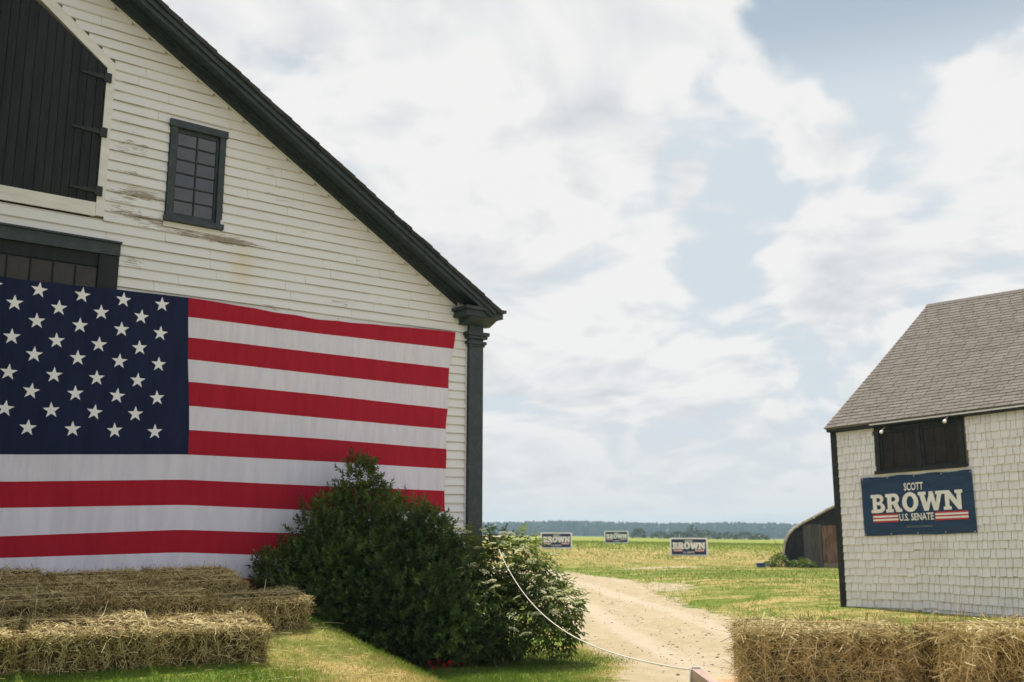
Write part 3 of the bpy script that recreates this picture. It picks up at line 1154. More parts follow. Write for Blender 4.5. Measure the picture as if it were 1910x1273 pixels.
def sign_print(owner, frame, Wd, Ht, lay, eps):
    """lettering and stripes of the campaign sign; frame(u,w,e): u right, w up in metres, e off the surface"""
    def rect(name, u0, u1, w0, w1, mat, e, par=owner):
        part(name, [frame(u0 * Wd, w0 * Ht, e), frame(u1 * Wd, w0 * Ht, e), frame(u1 * Wd, w1 * Ht, e), frame(u0 * Wd, w1 * Ht, e)], [[0, 1, 2, 3]], mat, par)

    def word(name, V, F, w_unit, u0, u1, w0, w1, mat, e):
        k = (u1 - u0) * Wd / w_unit
        hh = (w1 - w0) * Ht
        part(name, [frame(u0 * Wd + v[0] * k, w0 * Ht + v[1] * hh, e) for v in V], F, mat, owner)
    b = lay['brown']
    word('lettering', BROWN[0], BROWN[1], BROWN[2], *b, m_pwhite, eps * 2)
    if lay.get('bold'):
        for q, du in enumerate((-.008, .008)):
            word('lettering', BROWN[0], BROWN[1], BROWN[2], b[0] + du, b[1] + du, b[2] - .008, b[3] + .008, m_pwhite, eps * (2.3 + .3 * q))
    word('lettering', SCOTT[0], SCOTT[1], 1.0, *lay['scott'], m_pwhite, eps * 2)
    word('lettering', SENATE[0], SENATE[1], 1.0, *lay['senate'], m_pwhite, eps * 2)
    for u0, u1 in lay['bars']:
        w0, w1 = lay['barw']
        h = (w1 - w0) / 5
        rect('stripe', u0, u1, w0, w1, m_pred, eps)
        for k in (1, 3):
            rect('stripe', u0, u1, w0 + h * (k - .05), w0 + h * (k + 1.05), m_pwhite, eps * 2)
    if 'small' in lay:
        rect('small_print', *lay['small'], m_pgrey, eps)


# banner on the cottage
ban = empty('campaign_banner', CW(.63, .05, 1.56), 'navy banner reading SCOTT BROWN U.S. SENATE hung under the cottage window', 'banner')
bw, bh = 2.345, 1.152


def ban_n(u, w):
    top = math.exp(-((w - bh) / .16) ** 2)
    return .040 + .006 * top * math.sin(u * 9.0) + .002 * math.sin(u * 3 + w * 5)


V, F = [], []
NU, NW = 60, 26
for b in range(NW + 1):
    for a in range(NU + 1):
        u, w = bw * a / NU, bh * b / NW
        edge = .008 * math.sin(u * 9.0) * (b == NW) - .006 * math.sin(u * 5.0) * (b == 0)
        V.append(CW(.648 + u + .012 * (.5 - w / bh), ban_n(u, w), 1.558 + w + edge))
for b in range(NW):
    for a in range(NU):
        p = b * (NU + 1) + a
        F.append([p, p + 1, p + NU + 2, p + NU + 1])
part('cloth', V, F, m_vinyl, ban, True)
LAY_B = {'brown': (.088, .905, .385, .700), 'scott': (.405, .578, .735, .865), 'senate': (.345, .652, .235, .355),
         'bars': [(.098, .335), (.665, .945)], 'barw': (.222, .362), 'small': (.40, .635, .118, .150)}
sign_print(ban, lambda u, w, e: CW(.648 + u, .047 + e, 1.558 + w), bw, bh, LAY_B, .003)
m_steel, nt = new_mat('brass_grommet')
finish(nt, (.55, .52, .45), .35, metallic=.7)
for k in range(5):
    for w in (.03, bh - .03):
        u = .035 + (bw - .07) * k / 4
        ring = MB()
        ring.tube([CW(.648 + u, .044, 1.558 + w), CW(.648 + u, .051, 1.558 + w)], [.016, .013], 10)
        ring.build('grommet', m_steel, ban)

# ------------------------------------------------------------------ campaign signs in the field
m_stake, nt = new_mat('weathered_stake_wood')
finish(nt, (.22, .18, .13), .9)
LAY_S = {'bold': True, 'brown': (.035, .965, .37, .78), 'scott': (.40, .60, .79, .93), 'senate': (.34, .66, .09, .21),
         'bars': [(.06, .32), (.68, .94)], 'barw': (.205, .335)}


def field_sign(x0, x1, y, zb, yaw_dy, label):
    """4 x 8 ft board on two stakes"""
    o = empty('campaign_sign', ((x0 + x1) / 2, y, zb), label, 'sign', 'campaign signs in the field')
    a = np.array([x0, y])
    b = np.array([x1, y + yaw_dy])
    L = float(np.linalg.norm(b - a))
    d = (b - a) / L
    n = np.array([d[1], -d[0]])

    def fr(u, w, e):
        p = a + d * u + n * e
        return (p[0], p[1], zb + w)
    MB().box(lambda u, e, w: fr(u, w, e), 0, L, -.02, 0, 0, 1.19).build('board', m_board, o)
    part('print', [fr(.11, .10, .004), fr(L - .11, .10, .004), fr(L - .11, 1.10, .004), fr(.11, 1.10, .004)], [[0, 1, 2, 3]], m_navy, o)
    sign_print(o, lambda u, w, e: fr(.11 + u, .10 + w, .004 + e), L - .22, 1.0, LAY_S, .006)
    part('panel', [fr(L * .37, .90, .007), fr(L * .63, .90, .007), fr(L * .63, 1.11, .007), fr(L * .37, 1.11, .007)], [[0, 1, 2, 3]], m_pgrey, o)
    for u in (.35, L - .35):
        p = fr(u, 0, -.06)
        MB().box(W3, p[0] - .035, p[0] + .035, p[1] - .02, p[1] + .02, float(ground_z(p[0], p[1])) - .3, zb + 1.1).build('stake', m_stake, o)


field_sign(2.116, 4.499, 75.5, .584, .5, 'leftmost of three campaign signs in the field, beside the flowering bush')
field_sign(8.96, 11.33, 98.5, .784, .2, 'smallest and farthest campaign sign, between the other two in the field')
field_sign(10.50, 12.85, 67.6, .215, -.9, 'nearest campaign sign in the field, rightmost, towards the old shed')

# ------------------------------------------------------------------ round-roofed shed
shed = empty('farm_shed', (15, 50, .05), 'old dark shed with curved arched roof and plank doors behind the cottage', 'shed')
m_tar, nt = new_mat('faded_tar_roofing')
g = nt.noise(pos(nt), 5, 5, .65)
finish(nt, nt.mix(nt.ramp(g, .35, .7), (.38, .31, .26), (.60, .55, .50)), .85, g, .3, .01)
m_tarblack, nt = new_mat('black_tarpaper_wall')
g = nt.noise(pos(nt), 4, 5, .65)
finish(nt, nt.mix(nt.ramp(g, .4, .75), (.012, .012, .013), (.035, .034, .034)), .85, g, .2, .01)
m_greyplank, nt = new_mat('grey_weathered_planks')
g = nt.noise(nt.mapping(pos(nt), scale=(20, 20, 1.3)), 1.0, 5, .65)
c = nt.mix(nt.ramp(g, .3, .75), (.045, .042, .042), (.115, .105, .10))
finish(nt, nt.mix(nt.m('MULTIPLY', obj_rand(nt), .4), c, (.13, .12, .115)), .9, g, .4, .01)
m_rust, nt = new_mat('rusty_red_boards')
g = nt.noise(nt.mapping(pos(nt), scale=(9, 9, 1.6)), 1.0, 5, .65)
finish(nt, nt.mix(nt.ramp(g, .35, .7), (.125, .060, .038), (.24, .165, .12)), .85, g, .4, .01)
prof = [(13.30, .35), (13.32, .85), (13.40, 1.30), (13.60, 1.68), (13.88, 1.97), (14.20, 2.16), (14.60, 2.37), (15.0, 2.57), (15.5, 2.84), (16.05, 3.09), (16.9, 3.34), (17.6, 3.42)]
full = prof + [(35.2 - x, z) for x, z in prof[::-1][1:]]
wallp = [(13.45, -.2)] + [(x + .14 * (1 if x < 17.6 else -1), z - .10) for x, z in full[1:-1]] + [(21.75, -.2)]
F3 = lambda x, n, z: (x - .34 * n, 50 - n, z)
MB().prism(F3, wallp, -9.0, 0).build('wall', m_tarblack, shed)
V, F = [], []
k = len(full)
for n in (.28, -9.2):
    for x, z in full:
        V.append(F3(x, n, z))
    for x, z in full:
        dx = 17.6 - x
        V.append(F3(x + .075 * np.sign(dx) * min(1, abs(dx)), n, z - .085))
for i in range(k - 1):
    F += [[i, i + 1, 2 * k + i + 1, 2 * k + i], [k + i, 3 * k + i, 3 * k + i + 1, k + i + 1], [i, k + i, k + i + 1, i + 1], [2 * k + i, 2 * k + i + 1, 3 * k + i + 1, 3 * k + i]]
part('roof', V, F, m_tar, shed, True)
x = 14.36
for i in range(5):
    MB().box(F3, x, x + .172, .005, .045 + .006 * (i % 2), -.1, 2.10 + .01 * (i % 3)).build('plank', m_greyplank, shed)
    x += .178
for i in range(7):
    MB().box(F3, 15.29 + i * .19, 15.29 + i * .19 + .182, .005, .030 + .006 * (i % 2), .28, 2.06).build('plank', m_rust, shed)
MB().box(F3, 15.28, 16.70, .005, .060, -.1, .26).build('sill_beam', m_stake, shed)
for x, z in ((14.08, 2.06), (14.92, 2.49), (13.80, 1.90)):
    MB().box(F3, x, x + .07, .20, .30, z - .10, z - .03).build('rafter_tail', m_white, shed)

# ------------------------------------------------------------------ hay
m_straw, nt = new_mat('loose_straw')
r = rnd_attr(nt)
c = nt.n('ShaderNodeValToRGB', {'Fac': r})
el = c.color_ramp.elements
el[0].position, el[0].color = 0.0, (.13, .09, .032, 1)
el[1].position, el[1].color = 1.0, (.90, .76, .46, 1)
for p_, cc in ((.3, (.25, .180, .062, 1)), (.55, (.50, .365, .138, 1)), (.8, (.54, .44, .18, 1))):
    e = el.new(p_)
    e.color = cc
hc = nt.mix(nt.m('MULTIPLY', obj_rand(nt), .34), c.outputs[0], (.25, .235, .125))
d1 = nt.n('ShaderNodeBsdfDiffuse', {'Color': hc})
d2 = nt.n('ShaderNodeBsdfTranslucent', {'Color': hc})
gl = nt.n('ShaderNodeBsdfGlossy', {'Color': (.8, .75, .6, 1), 'Roughness': .45})
mx = nt.n('ShaderNodeMixShader', {0: .12, 1: d1, 2: d2})
mx2 = nt.n('ShaderNodeMixShader', {0: .04, 1: mx, 2: gl})
nt.n('ShaderNodeOutputMaterial', {'Surface': mx2})

m_haycore, nt = new_mat('packed_hay')
P = pos(nt)
g = nt.noise(nt.mapping(P, rot=(.4, .6, .2), scale=(14, 14, 60)), 1.0, 5, .7)
g2 = nt.noise(P, 9, 4, .6)
finish(nt, nt.mix(nt.ramp(nt.m('MULTIPLY', nt.m('ADD', g, g2), .5), .35, .65), (.022, .016, .007), (.11, .082, .036)), .95, nt.m('ADD', g, g2), .8, .02, spec=.1)
m_twine, nt = new_mat('baling_twine')
finish(nt, (.55, .42, .22), .8)


def bale_meshes(seed, L, D, H, count, wid, lens):
    """core, strands and twine of one bale in local axes: x length, y depth, z up"""
    rs = np.random.default_rng(seed)
    # core: soft-cornered box
    nx, ny, nz = 26, 12, 10
    V, F = [], []
    idx = {}

    def vert(i, j, k):
        key = (i, j, k)
        if key in idx:
            return idx[key]
        p = np.array([(i / nx - .5) * L, (j / ny - .5) * D, (k / nz) * H])
        q = np.array([p[0] / (L / 2), p[1] / (D / 2), (p[2] - H / 2) / (H / 2)])
        ax = np.abs(q)
        edge = sorted(ax)
        sh = 1 - .075 * max(0, edge[1] - .70) / .30 - .05 * max(0, edge[0] - .7) / .3
        nv = Vector(p * 7.0) + Vector((seed * 3.1, 0, 0))
        dsp = .034 * noise.noise(nv) + .012 * noise.noise(nv * 3.1)
        p = np.array([0, 0, H / 2]) + (p - np.array([0, 0, H / 2])) * sh
        out = q / max(np.linalg.norm(q), 1e-6)
        if k == 0:
            out = out * np.array([1, 1, 0])
        p = p + out * (dsp - .018) * np.array([1, 1, 1 if k else 0])
        idx[key] = len(V)
        V.append(p)
        return idx[key]
    for (a, b, fx) in [(nx, ny, lambda u, v: (u, v, nz)), (nx, ny, lambda u, v: (u, ny - v, 0)), (nx, nz, lambda u, v: (u, 0, v)), (nx, nz, lambda u, v: (nx - u, ny, v)), (ny, nz, lambda u, v: (0, ny - u, v)), (ny, nz, lambda u, v: (nx, u, v))]:
        for u in range(a):
            for v in range(b):
                F.append([vert(*fx(u, v)), vert(*fx(u + 1, v)), vert(*fx(u + 1, v + 1)), vert(*fx(u, v + 1))])
    core = np_mesh('core', np.array(V), F, True)
    # strands
    areas = np.array([L * D * 1.5, L * H * 1.25, L * H * .9, D * H * 1.5, D * H * 1.5])
    cnt = (count * areas / areas.sum()).astype(int)
    Ps, Ds, Ns = [], [], []
    for fi, c in enumerate(cnt):
        u, v = rs.random(c) - .5, rs.random(c)
        if fi == 0:
            p = np.stack([u * L * .98, (v - .5) * D * .98, np.full(c, H)], 1)
            n = np.array([0, 0, 1.])
            t = np.stack([rs.normal(0, 1, c), rs.normal(0, .9, c), rs.normal(.02, .12, c)], 1)
        elif fi in (1, 2):
            sg = -1 if fi == 1 else 1
            p = np.stack([u * L * .98, np.full(c, sg * D / 2), v ** .9 * H], 1)
            n = np.array([0, sg, 0.])
            t = np.stack([rs.normal(0, .8, c), rs.normal(.06, .22, c) * sg, rs.normal(-.15, .85, c)], 1)
        else:
            sg = -1 if fi == 3 else 1
            p = np.stack([np.full(c, sg * L / 2), u * D * .98, v ** .9 * H], 1)
            n = np.array([sg, 0, 0.])
            t = np.stack([sg * np.abs(rs.normal(.35, .45, c)), rs.normal(0, .7, c), rs.normal(-.1, .8, c)], 1)
        p = p - n * rs.uniform(-.002, .030, c)[:, None]
        Ps.append(p)
        Ds.append(unit(t))
        Ns.append(np.repeat(n[None, :], c, 0))
    # clumps: shift strands by a smooth field so that flakes and hollows show
    Ps, Ds, Ns = np.concatenate(Ps), np.concatenate(Ds), np.concatenate(Ns)
    fl = np.array([noise.noise(Vector(p * 7.0) + Vector((seed * 3.1, 0, 0))) for p in Ps])
    fl = fl + .30 * np.sin(Ps[:, 0] * 58 + 2.0 * np.sin(Ps[:, 2] * 9 + seed)) * (np.abs(Ns[:, 0]) < .5)
    Ps = Ps + Ns * (fl * .030)[:, None]
    N = len(Ps)
    Ln = rs.gamma(3.0, lens / 3.0, N).clip(.02, lens * 3.2)
    C = rs.normal(0, .22, (N, 3)) * Ln[:, None] - Ns * (Ln * .12)[:, None] + np.array([0, 0, -1]) * (Ln * .12)[:, None]
    P0 = Ps - Ds * (Ln * .45)[:, None]
    # keep long strands from leaving the bale too far
    flat = rs.random(N) < .8
    Ds[flat] = unit(Ds[flat] - Ns[flat] * (np.sum(Ds[flat] * Ns[flat], 1)[:, None] * .75))
    wv = rs.uniform(.6, 1.35, N) * wid
    tone = np.clip(rs.normal(.57, .32, N) + fl * .25, 0, 1)
    V2, F2, r2 = ribbons(P0, Ds, Ln, wv, C, 3, .5, tone, Ns)
    V2[:, 2] = np.maximum(V2[:, 2], .004)
    st = np_mesh('straw', V2, F2, False, {'rnd': r2})
    tw = MB()
    for yo in (-.22, .22):
        y = yo * D
        e = .006
        tw.tube([(-L / 2 + .05, y, .01), (-L / 2 - e, y, .05), (-L / 2 - e, y, H - .05), (-L / 2 + .05, y, H + e), (L / 2 - .05, y, H + e), (L / 2 + e, y, H - .05), (L / 2 + e, y, .05), (L / 2 - .05, y, .01)], .0035, 5)
    twm = np_mesh('twine', np.array(tw.v), tw.f)
    core.materials.append(m_haycore)
    st.materials.append(m_straw)
    twm.materials.append(m_twine)
    return core, st, twm


def place_bale(meshes, x, y, z, yaw, label, group, tilt=(0, 0)):
    o = bpy.data.objects.new('hay_bale', None)
    o.location = (x, y, z)
    o.rotation_euler = (tilt[0], tilt[1], yaw)
    o.empty_display_size = .2
    o.scale = (1, random.uniform(.96, 1.04), random.uniform(.93, 1.06))
    COL.objects.link(o)
    tag(o, label, 'hay bale', group)
    for nm, me in zip(('core', 'straw', 'twine'), meshes):
        c = bpy.data.objects.new(nm, me)
        COL.objects.link(c)
        c.parent = o
        if nm == 'straw':
            c['kind'] = 'stuff'
    return o


BL, BD, BH = .96, .47, .37
left_variants = [bale_meshes(11 + k, BL, BD, BH, 8500, .0048, .080) for k in range(3)]


def bale_row(ex, ey, ang, count, labels, group, n_start=0, drop=0.0):
    """front right bottom corner of the row's right-hand end, row running back to the left"""
    d = np.array([math.cos(R(ang)), math.sin(R(ang))])
    nrm = np.array([-d[1], d[0]])
    for i in range(count):
        c = np.array([ex, ey]) - d * (BL * .5 + i * (BL + .055)) + nrm * (BD / 2 + random.uniform(-.03, .03))
        zc = float(ground_z(*(c - nrm * .1)))
        e1, e2 = c - d * .45, c + d * .45
        pitch = math.atan2(float(ground_z(*e2) - ground_z(*e1)), .9)
        f1, f2 = c - nrm * .2, c + nrm * .2
        roll = math.atan2(float(ground_z(*f2) - ground_z(*f1)), .4)
        flip = (i + n_start) % 4 == 3
        place_bale(left_variants[(n_start + i) % 3], c[0], c[1], zc - .02, R(ang) + random.uniform(-.05, .05) + (math.pi if flip else 0), labels[i], group, ((roll + .05) * (-1 if flip else 1), -pitch * (-1 if flip else 1)))


G1 = 'hay bales set out in rows before the barn'
bale_row(-2.15, 9.16, 34, 3, ['sunlit hay bale at the right end of the front row on the lawn', 'sunlit hay bale second from the right in the front row', 'sunlit hay bale third from the right in the front row, cut by the left edge'], G1)
bale_row(-2.06, 10.42, 38, 4, ['shaded hay bale at the right end of the second row, beside the dark shrub', 'shaded hay bale second from the right in the second row', 'shaded hay bale third from the right in the second row', 'shaded hay bale fourth from the right in the second row, at the left edge'], G1, 1)
bale_row(-2.85, 11.0, 40, 4, ['shaded hay bale at the right end of the third row', 'shaded hay bale second from the right in the third row', 'shaded hay bale third from the right in the third row', 'shaded hay bale fourth from the right in the third row, at the left edge'], G1, 2)
bale_row(-3.15, 11.65, 41, 4, ['shaded hay bale at the right end of the back row, against the flag', 'shaded hay bale second from the right in the back row against the flag', 'shaded hay bale third from the right in the back row against the flag', 'shaded hay bale fourth from the right in the back row, at the left edge'], G1, 0)

G2 = 'hay bales on the wooden platform'
DECK = .795
rb1 = bale_meshes(31, .90, .46, .345, 21000, .0038, .080)
rb2 = bale_meshes(33, .94, .46, .35, 19000, .0038, .085)
place_bale(rb1, 1.70, 5.72, DECK - .01, R(-8), 'pale hay bale with a sunlit end on the platform, left of the pair', G2, (.07, 0))
place_bale(rb2, 2.632, 5.40, DECK, R(4), 'golden hay bale on the platform cut by the right edge of the frame', G2, (.06, 0))

# ------------------------------------------------------------------ wooden platform with side rail, and the rope
m_pine, nt = new_mat('raw_pine_lumber')
P = pos(nt)
g = nt.noise(nt.mapping(P, scale=(2.0, 22, 22)), 1.0, 5, .6)
finish(nt, nt.mix(nt.ramp(g, .3, .7), (.46, .285, .155), (.60, .41, .255)), .7, g, .25, .004, spec=.2)
m_rail, nt = new_mat('pinkish_weathered_rail')
P = pos(nt)
g = nt.noise(nt.mapping(P, scale=(22, 2.0, 22)), 1.0, 5, .6)
finish(nt, nt.mix(nt.ramp(g, .3, .7), (.33, .225, .185), (.46, .335, .285)), .7, g, .25, .004, spec=.2)
plat = empty('wooden_platform', (2.3, 5.4, 0), 'low pine plank platform carrying the hay bales, with a rail along its side', 'platform')
yy = 4.62
while yy < 6.0:
    MB().box(W3, .966 if yy < 5.15 else 1.075, 3.9, yy, yy + .138, DECK - .040 - random.uniform(0, .004), DECK - .001 - random.uniform(0, .003)).build('plank', m_pine, plat)
    yy += .144
for x in (1.12, 2.4, 3.7):
    MB().box(W3, x - .05, x + .05, 4.66, 5.98, DECK - .20, DECK - .045).build('beam', m_pine, plat)
    for y in (4.80, 5.85):
        MB().box(W3, x - .048, x + .048, y - .048, y + .048, float(ground_z(x, y)) - .1, DECK - .202).build('leg', m_pine, plat)
MB().box(W3, .915, .962, 4.4, 5.34, DECK - .24, DECK + .135).build('side_rail', m_rail, plat)

m_rope, nt = new_mat('white_braided_rope')
g = nt.noise(pos(nt), 160, 2, .5)
finish(nt, nt.mix(g, (.70, .68, .64), (.55, .52, .47)), .8, g, .4, .003)
ra, rb_ = np.array([-.165, 12.75, 1.42]), np.array([.912, 5.30, DECK + .130])
pts = []
for i in range(41):
    t = i / 40
    p = ra + (rb_ - ra) * t
    p[2] -= 0.40 * 4 * t * (1 - t) * (1 - .30 * t)
    pts.append(p)
rope = empty('rope', tuple(rb_), 'white rope sagging from the flowering bush to the platform rail', 'rope')
MB().tube(pts, .0045, 6).build('line', m_rope, rope, True)
lp = MB()
y = 5.30
e = .006
tp = DECK + .135
lp.tube([(.915 - e, y, tp - .13), (.915 - e, y, tp - .01), (.92, y, tp + e), (.957, y, tp + e), (.962 + e, y, tp - .01), (.962 + e, y, tp - .13)], .0058, 6)
lp.tube([(.915 - e, y + .03, tp - .30), (.915 - e, y + .016, tp - .13), (.915 - e, y + .01, tp - .01)], .005, 6)
lp.build('loop', m_rope, rope, True)

# ------------------------------------------------------------------ plants
def leaf_mat(name, stops, trans, gloss=.05, rough=.4):
    m, nt = new_mat(name)
    r = rnd_attr(nt)
    c = nt.n('ShaderNodeValToRGB', {'Fac': r})
    el = c.color_ramp.elements
    el[0].position, el[0].color = stops[0][0], (*stops[0][1], 1)
    el[1].position, el[1].color = stops[-1][0], (*stops[-1][1], 1)
    for p_, cc in stops[1:-1]:
        e = el.new(p_)
        e.color = (*cc, 1)
    d1 = nt.n('ShaderNodeBsdfDiffuse', {'Color': c.outputs[0]})
    tc = nt.mix(.5, c.outputs[0], (.30, .34, .03))
    d2 = nt.n('ShaderNodeBsdfTranslucent', {'Color': tc})
    gl = nt.n('ShaderNodeBsdfGlossy', {'Color': (.9, .95, .9, 1), 'Roughness': rough})
    a = nt.n('ShaderNodeMixShader', {0: trans, 1: d1, 2: d2})
    b = nt.n('ShaderNodeMixShader', {0: gloss, 1: a, 2: gl})
    nt.n('ShaderNodeOutputMaterial', {'Surface': b})
    return m


m_shrub = leaf_mat('dark_evergreen_leaf', [(0, (.012, .028, .008)), (.45, (.034, .072, .015)), (.8, (.080, .140, .025)), (1, (.16, .23, .04))], .30, .03, .38)
m_elder = leaf_mat('elder_leaf', [(0, (.045, .085, .018)), (.6, (.095, .150, .032)), (1, (.17, .23, .05))], .40, .04, .42)
m_grassb = leaf_mat('grass_blade', [(0, (.065, .145, .010)), (.40, (.135, .220, .020)), (.62, (.26, .26, .055)), (.8, (.40, .32, .11)), (1, (.54, .43, .20))], .30, .03, .5)
m_bark, nt = new_mat('grey_brown_bark')
g = nt.noise(pos(nt), 30, 4, .6)
finish(nt, nt.mix(nt.ramp(g, .3, .7), (.06, .048, .036), (.14, .115, .09)), .9, g, .4, .01)
m_floret, nt = new_mat('cream_flower')
r = rnd_attr(nt)
c = nt.mix(r, (.80, .78, .56), (.60, .63, .34))
a = nt.n('ShaderNodeMixShader', {0: .25, 1: nt.n('ShaderNodeBsdfDiffuse', {'Color': c}), 2: nt.n('ShaderNodeBsdfTranslucent', {'Color': c})})
nt.n('ShaderNodeOutputMaterial', {'Surface': a})


def lobe_points(lobes, count, rs, inner=.55):
    w = np.array([l[3] * l[5] + l[3] * l[4] + l[4] * l[5] for l in lobes])
    ids = rs.choice(len(lobes), count, p=w / w.sum())
    A = np.array(lobes)
    dirs = unit(rs.normal(size=(count, 3)))
    rad = inner + (1.02 - inner) * rs.random(count) ** .5
    P = A[ids, :3] + dirs * A[ids, 3:6] * rad[:, None]
    out = unit(dirs / A[ids, 3:6])
    return P, out, rad


def shoots(P, out, rs, per, shoot_len, leaf_len, leaf_w, up=.6, tone=None):
    N = len(P)
    ax = unit(out + np.array([0, 0, up]) + rs.normal(0, .35, (N, 3)))
    sl = shoot_len * rs.uniform(.6, 1.3, N)
    LP, LD, LN, LL, LW, LR = [], [], [], [], [], []
    a0 = rs.random(N) * 6.28
    o1 = unit(np.cross(ax, rs.normal(size=(N, 3))))
    o2 = np.cross(ax, o1)
    tn = rs.random(N) if tone is None else tone
    for k in range(per):
        t = (k + .5) / per
        an = a0 + k * 2.4
        rad = o1 * np.cos(an)[:, None] + o2 * np.sin(an)[:, None]
        p = P + ax * (sl * t)[:, None]
        d = rad * (1.05 - .55 * t) + ax * (.35 + .75 * t)
        LP.append(p)
        LD.append(d)
        LN.append(ax - rad * .2 + rs.normal(0, .25, (N, 3)))
        LL.append(leaf_len * rs.uniform(.7, 1.25, N))
        LW.append(leaf_w * rs.uniform(.75, 1.2, N))
        LR.append(np.clip(tn * .7 + .3 * rs.random(N) + .12 * (t - .5), 0, 1))
    return leaves(np.concatenate(LP), np.concatenate(LD), np.concatenate(LN), np.concatenate(LL), np.concatenate(LW), np.concatenate(LR))


# big dark shrub in front of the flag
def build_shrub():
    rs = np.random.default_rng(21)
    base = (-1.55, 13.05)
    o = empty('evergreen_shrub', (base[0], base[1], 0), 'large dark evergreen shrub in front of the flag at the barn corner', 'shrub')
    lobes = [(-1.55, 13.05, .85, 1.25, .80, .85), (-2.05, 12.75, 1.00, .72, .60, .80), (-2.30, 12.65, 1.40, .42, .42, .50), (-1.95, 12.95, 1.75, .50, .42, .48), (-1.98, 12.95, 2.20, .20, .19, .34),
             (-1.45, 13.15, 1.62, .48, .42, .38), (-1.12, 13.25, 1.42, .38, .38, .38), (-.95, 13.2, 1.05, .42, .42, .40), (-.80, 12.9, .55, .60, .48, .55), (-1.35, 12.55, .50, .95, .45, .60),
             (-2.58, 12.35, .88, .42, .40, .46), (-2.2, 12.4, .55, .70, .42, .55), (-.50, 13.0, .40, .50, .45, .45), (-2.80, 12.5, 1.15, .28, .28, .26)]
    P_, out, rad = lobe_points(lobes, 8200, rs, .50)
    keep = P_[:, 2] > np.maximum(ground_z(P_[:, 0], P_[:, 1]), 0) + .04
    nb = (P_[:, 0] - OB[0]) * NB[0] + (P_[:, 1] - OB[1]) * NB[1]
    keep &= nb > .24
    P_, out = P_[keep], out[keep]
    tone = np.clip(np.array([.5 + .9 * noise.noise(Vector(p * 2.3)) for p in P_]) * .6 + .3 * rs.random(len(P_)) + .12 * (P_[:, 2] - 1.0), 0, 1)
    lead = rs.random(len(P_)) < .10
    tone[lead] = np.clip(tone[lead] + .45, 0, 1)
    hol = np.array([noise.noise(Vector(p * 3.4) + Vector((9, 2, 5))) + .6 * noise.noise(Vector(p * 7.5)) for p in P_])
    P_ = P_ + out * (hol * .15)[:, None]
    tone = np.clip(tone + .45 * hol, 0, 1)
    V, F, r = shoots(P_, out, rs, 12, .16, .058, .025, .45, tone)
    tips = [(-1.98, 12.95, 2.52), (-2.03, 12.95, 2.56), (-1.90, 12.95, 2.50), (-1.80, 12.95, 2.36), (-2.42, 12.65, 1.98), (-2.62, 12.6, 1.92), (-1.45, 13.1, 2.05), (-1.62, 13.1, 2.02), (-1.15, 13.2, 1.90), (-.96, 13.2, 1.66), (-.80, 13.2, 1.50), (-3.02, 12.3, 1.30), (-3.06, 12.3, 1.20)]
    TP = np.repeat(np.array(tips), 5, 0) + rs.normal(0, .035, (len(tips) * 5, 3)) - np.array([0, 0, .05])
    V2, F2, r2 = shoots(TP, np.repeat(np.array([[0, 0, 1.]]), len(TP), 0), rs, 14, .15, .048, .019, 1.0)
    Vall = np.concatenate([V, V2])
    Fall = np.concatenate([F, F2 + len(V)])
    f = part('foliage', Vall, Fall, m_shrub, o, attrs={'rnd': np.concatenate([r, r2])})
    tag(f, kind='stuff')
    for k in range(9):
        a = k * .7
        tx, ty = base[0] + random.uniform(-1.0, .9), base[1] + random.uniform(-.45, .35)
        b0 = (base[0] + .15 * math.cos(a) + (tx - base[0]) * .25, base[1] + .12 * math.sin(a), float(ground_z(base[0], base[1])) - .05)
        MB().tube([b0, ((b0[0] + tx) / 2, (b0[1] + ty) / 2, .55), (tx, ty, random.uniform(1.1, 1.6))], [.03, .022, .008], 6).build('stem', m_bark, o, True)


build_shrub()


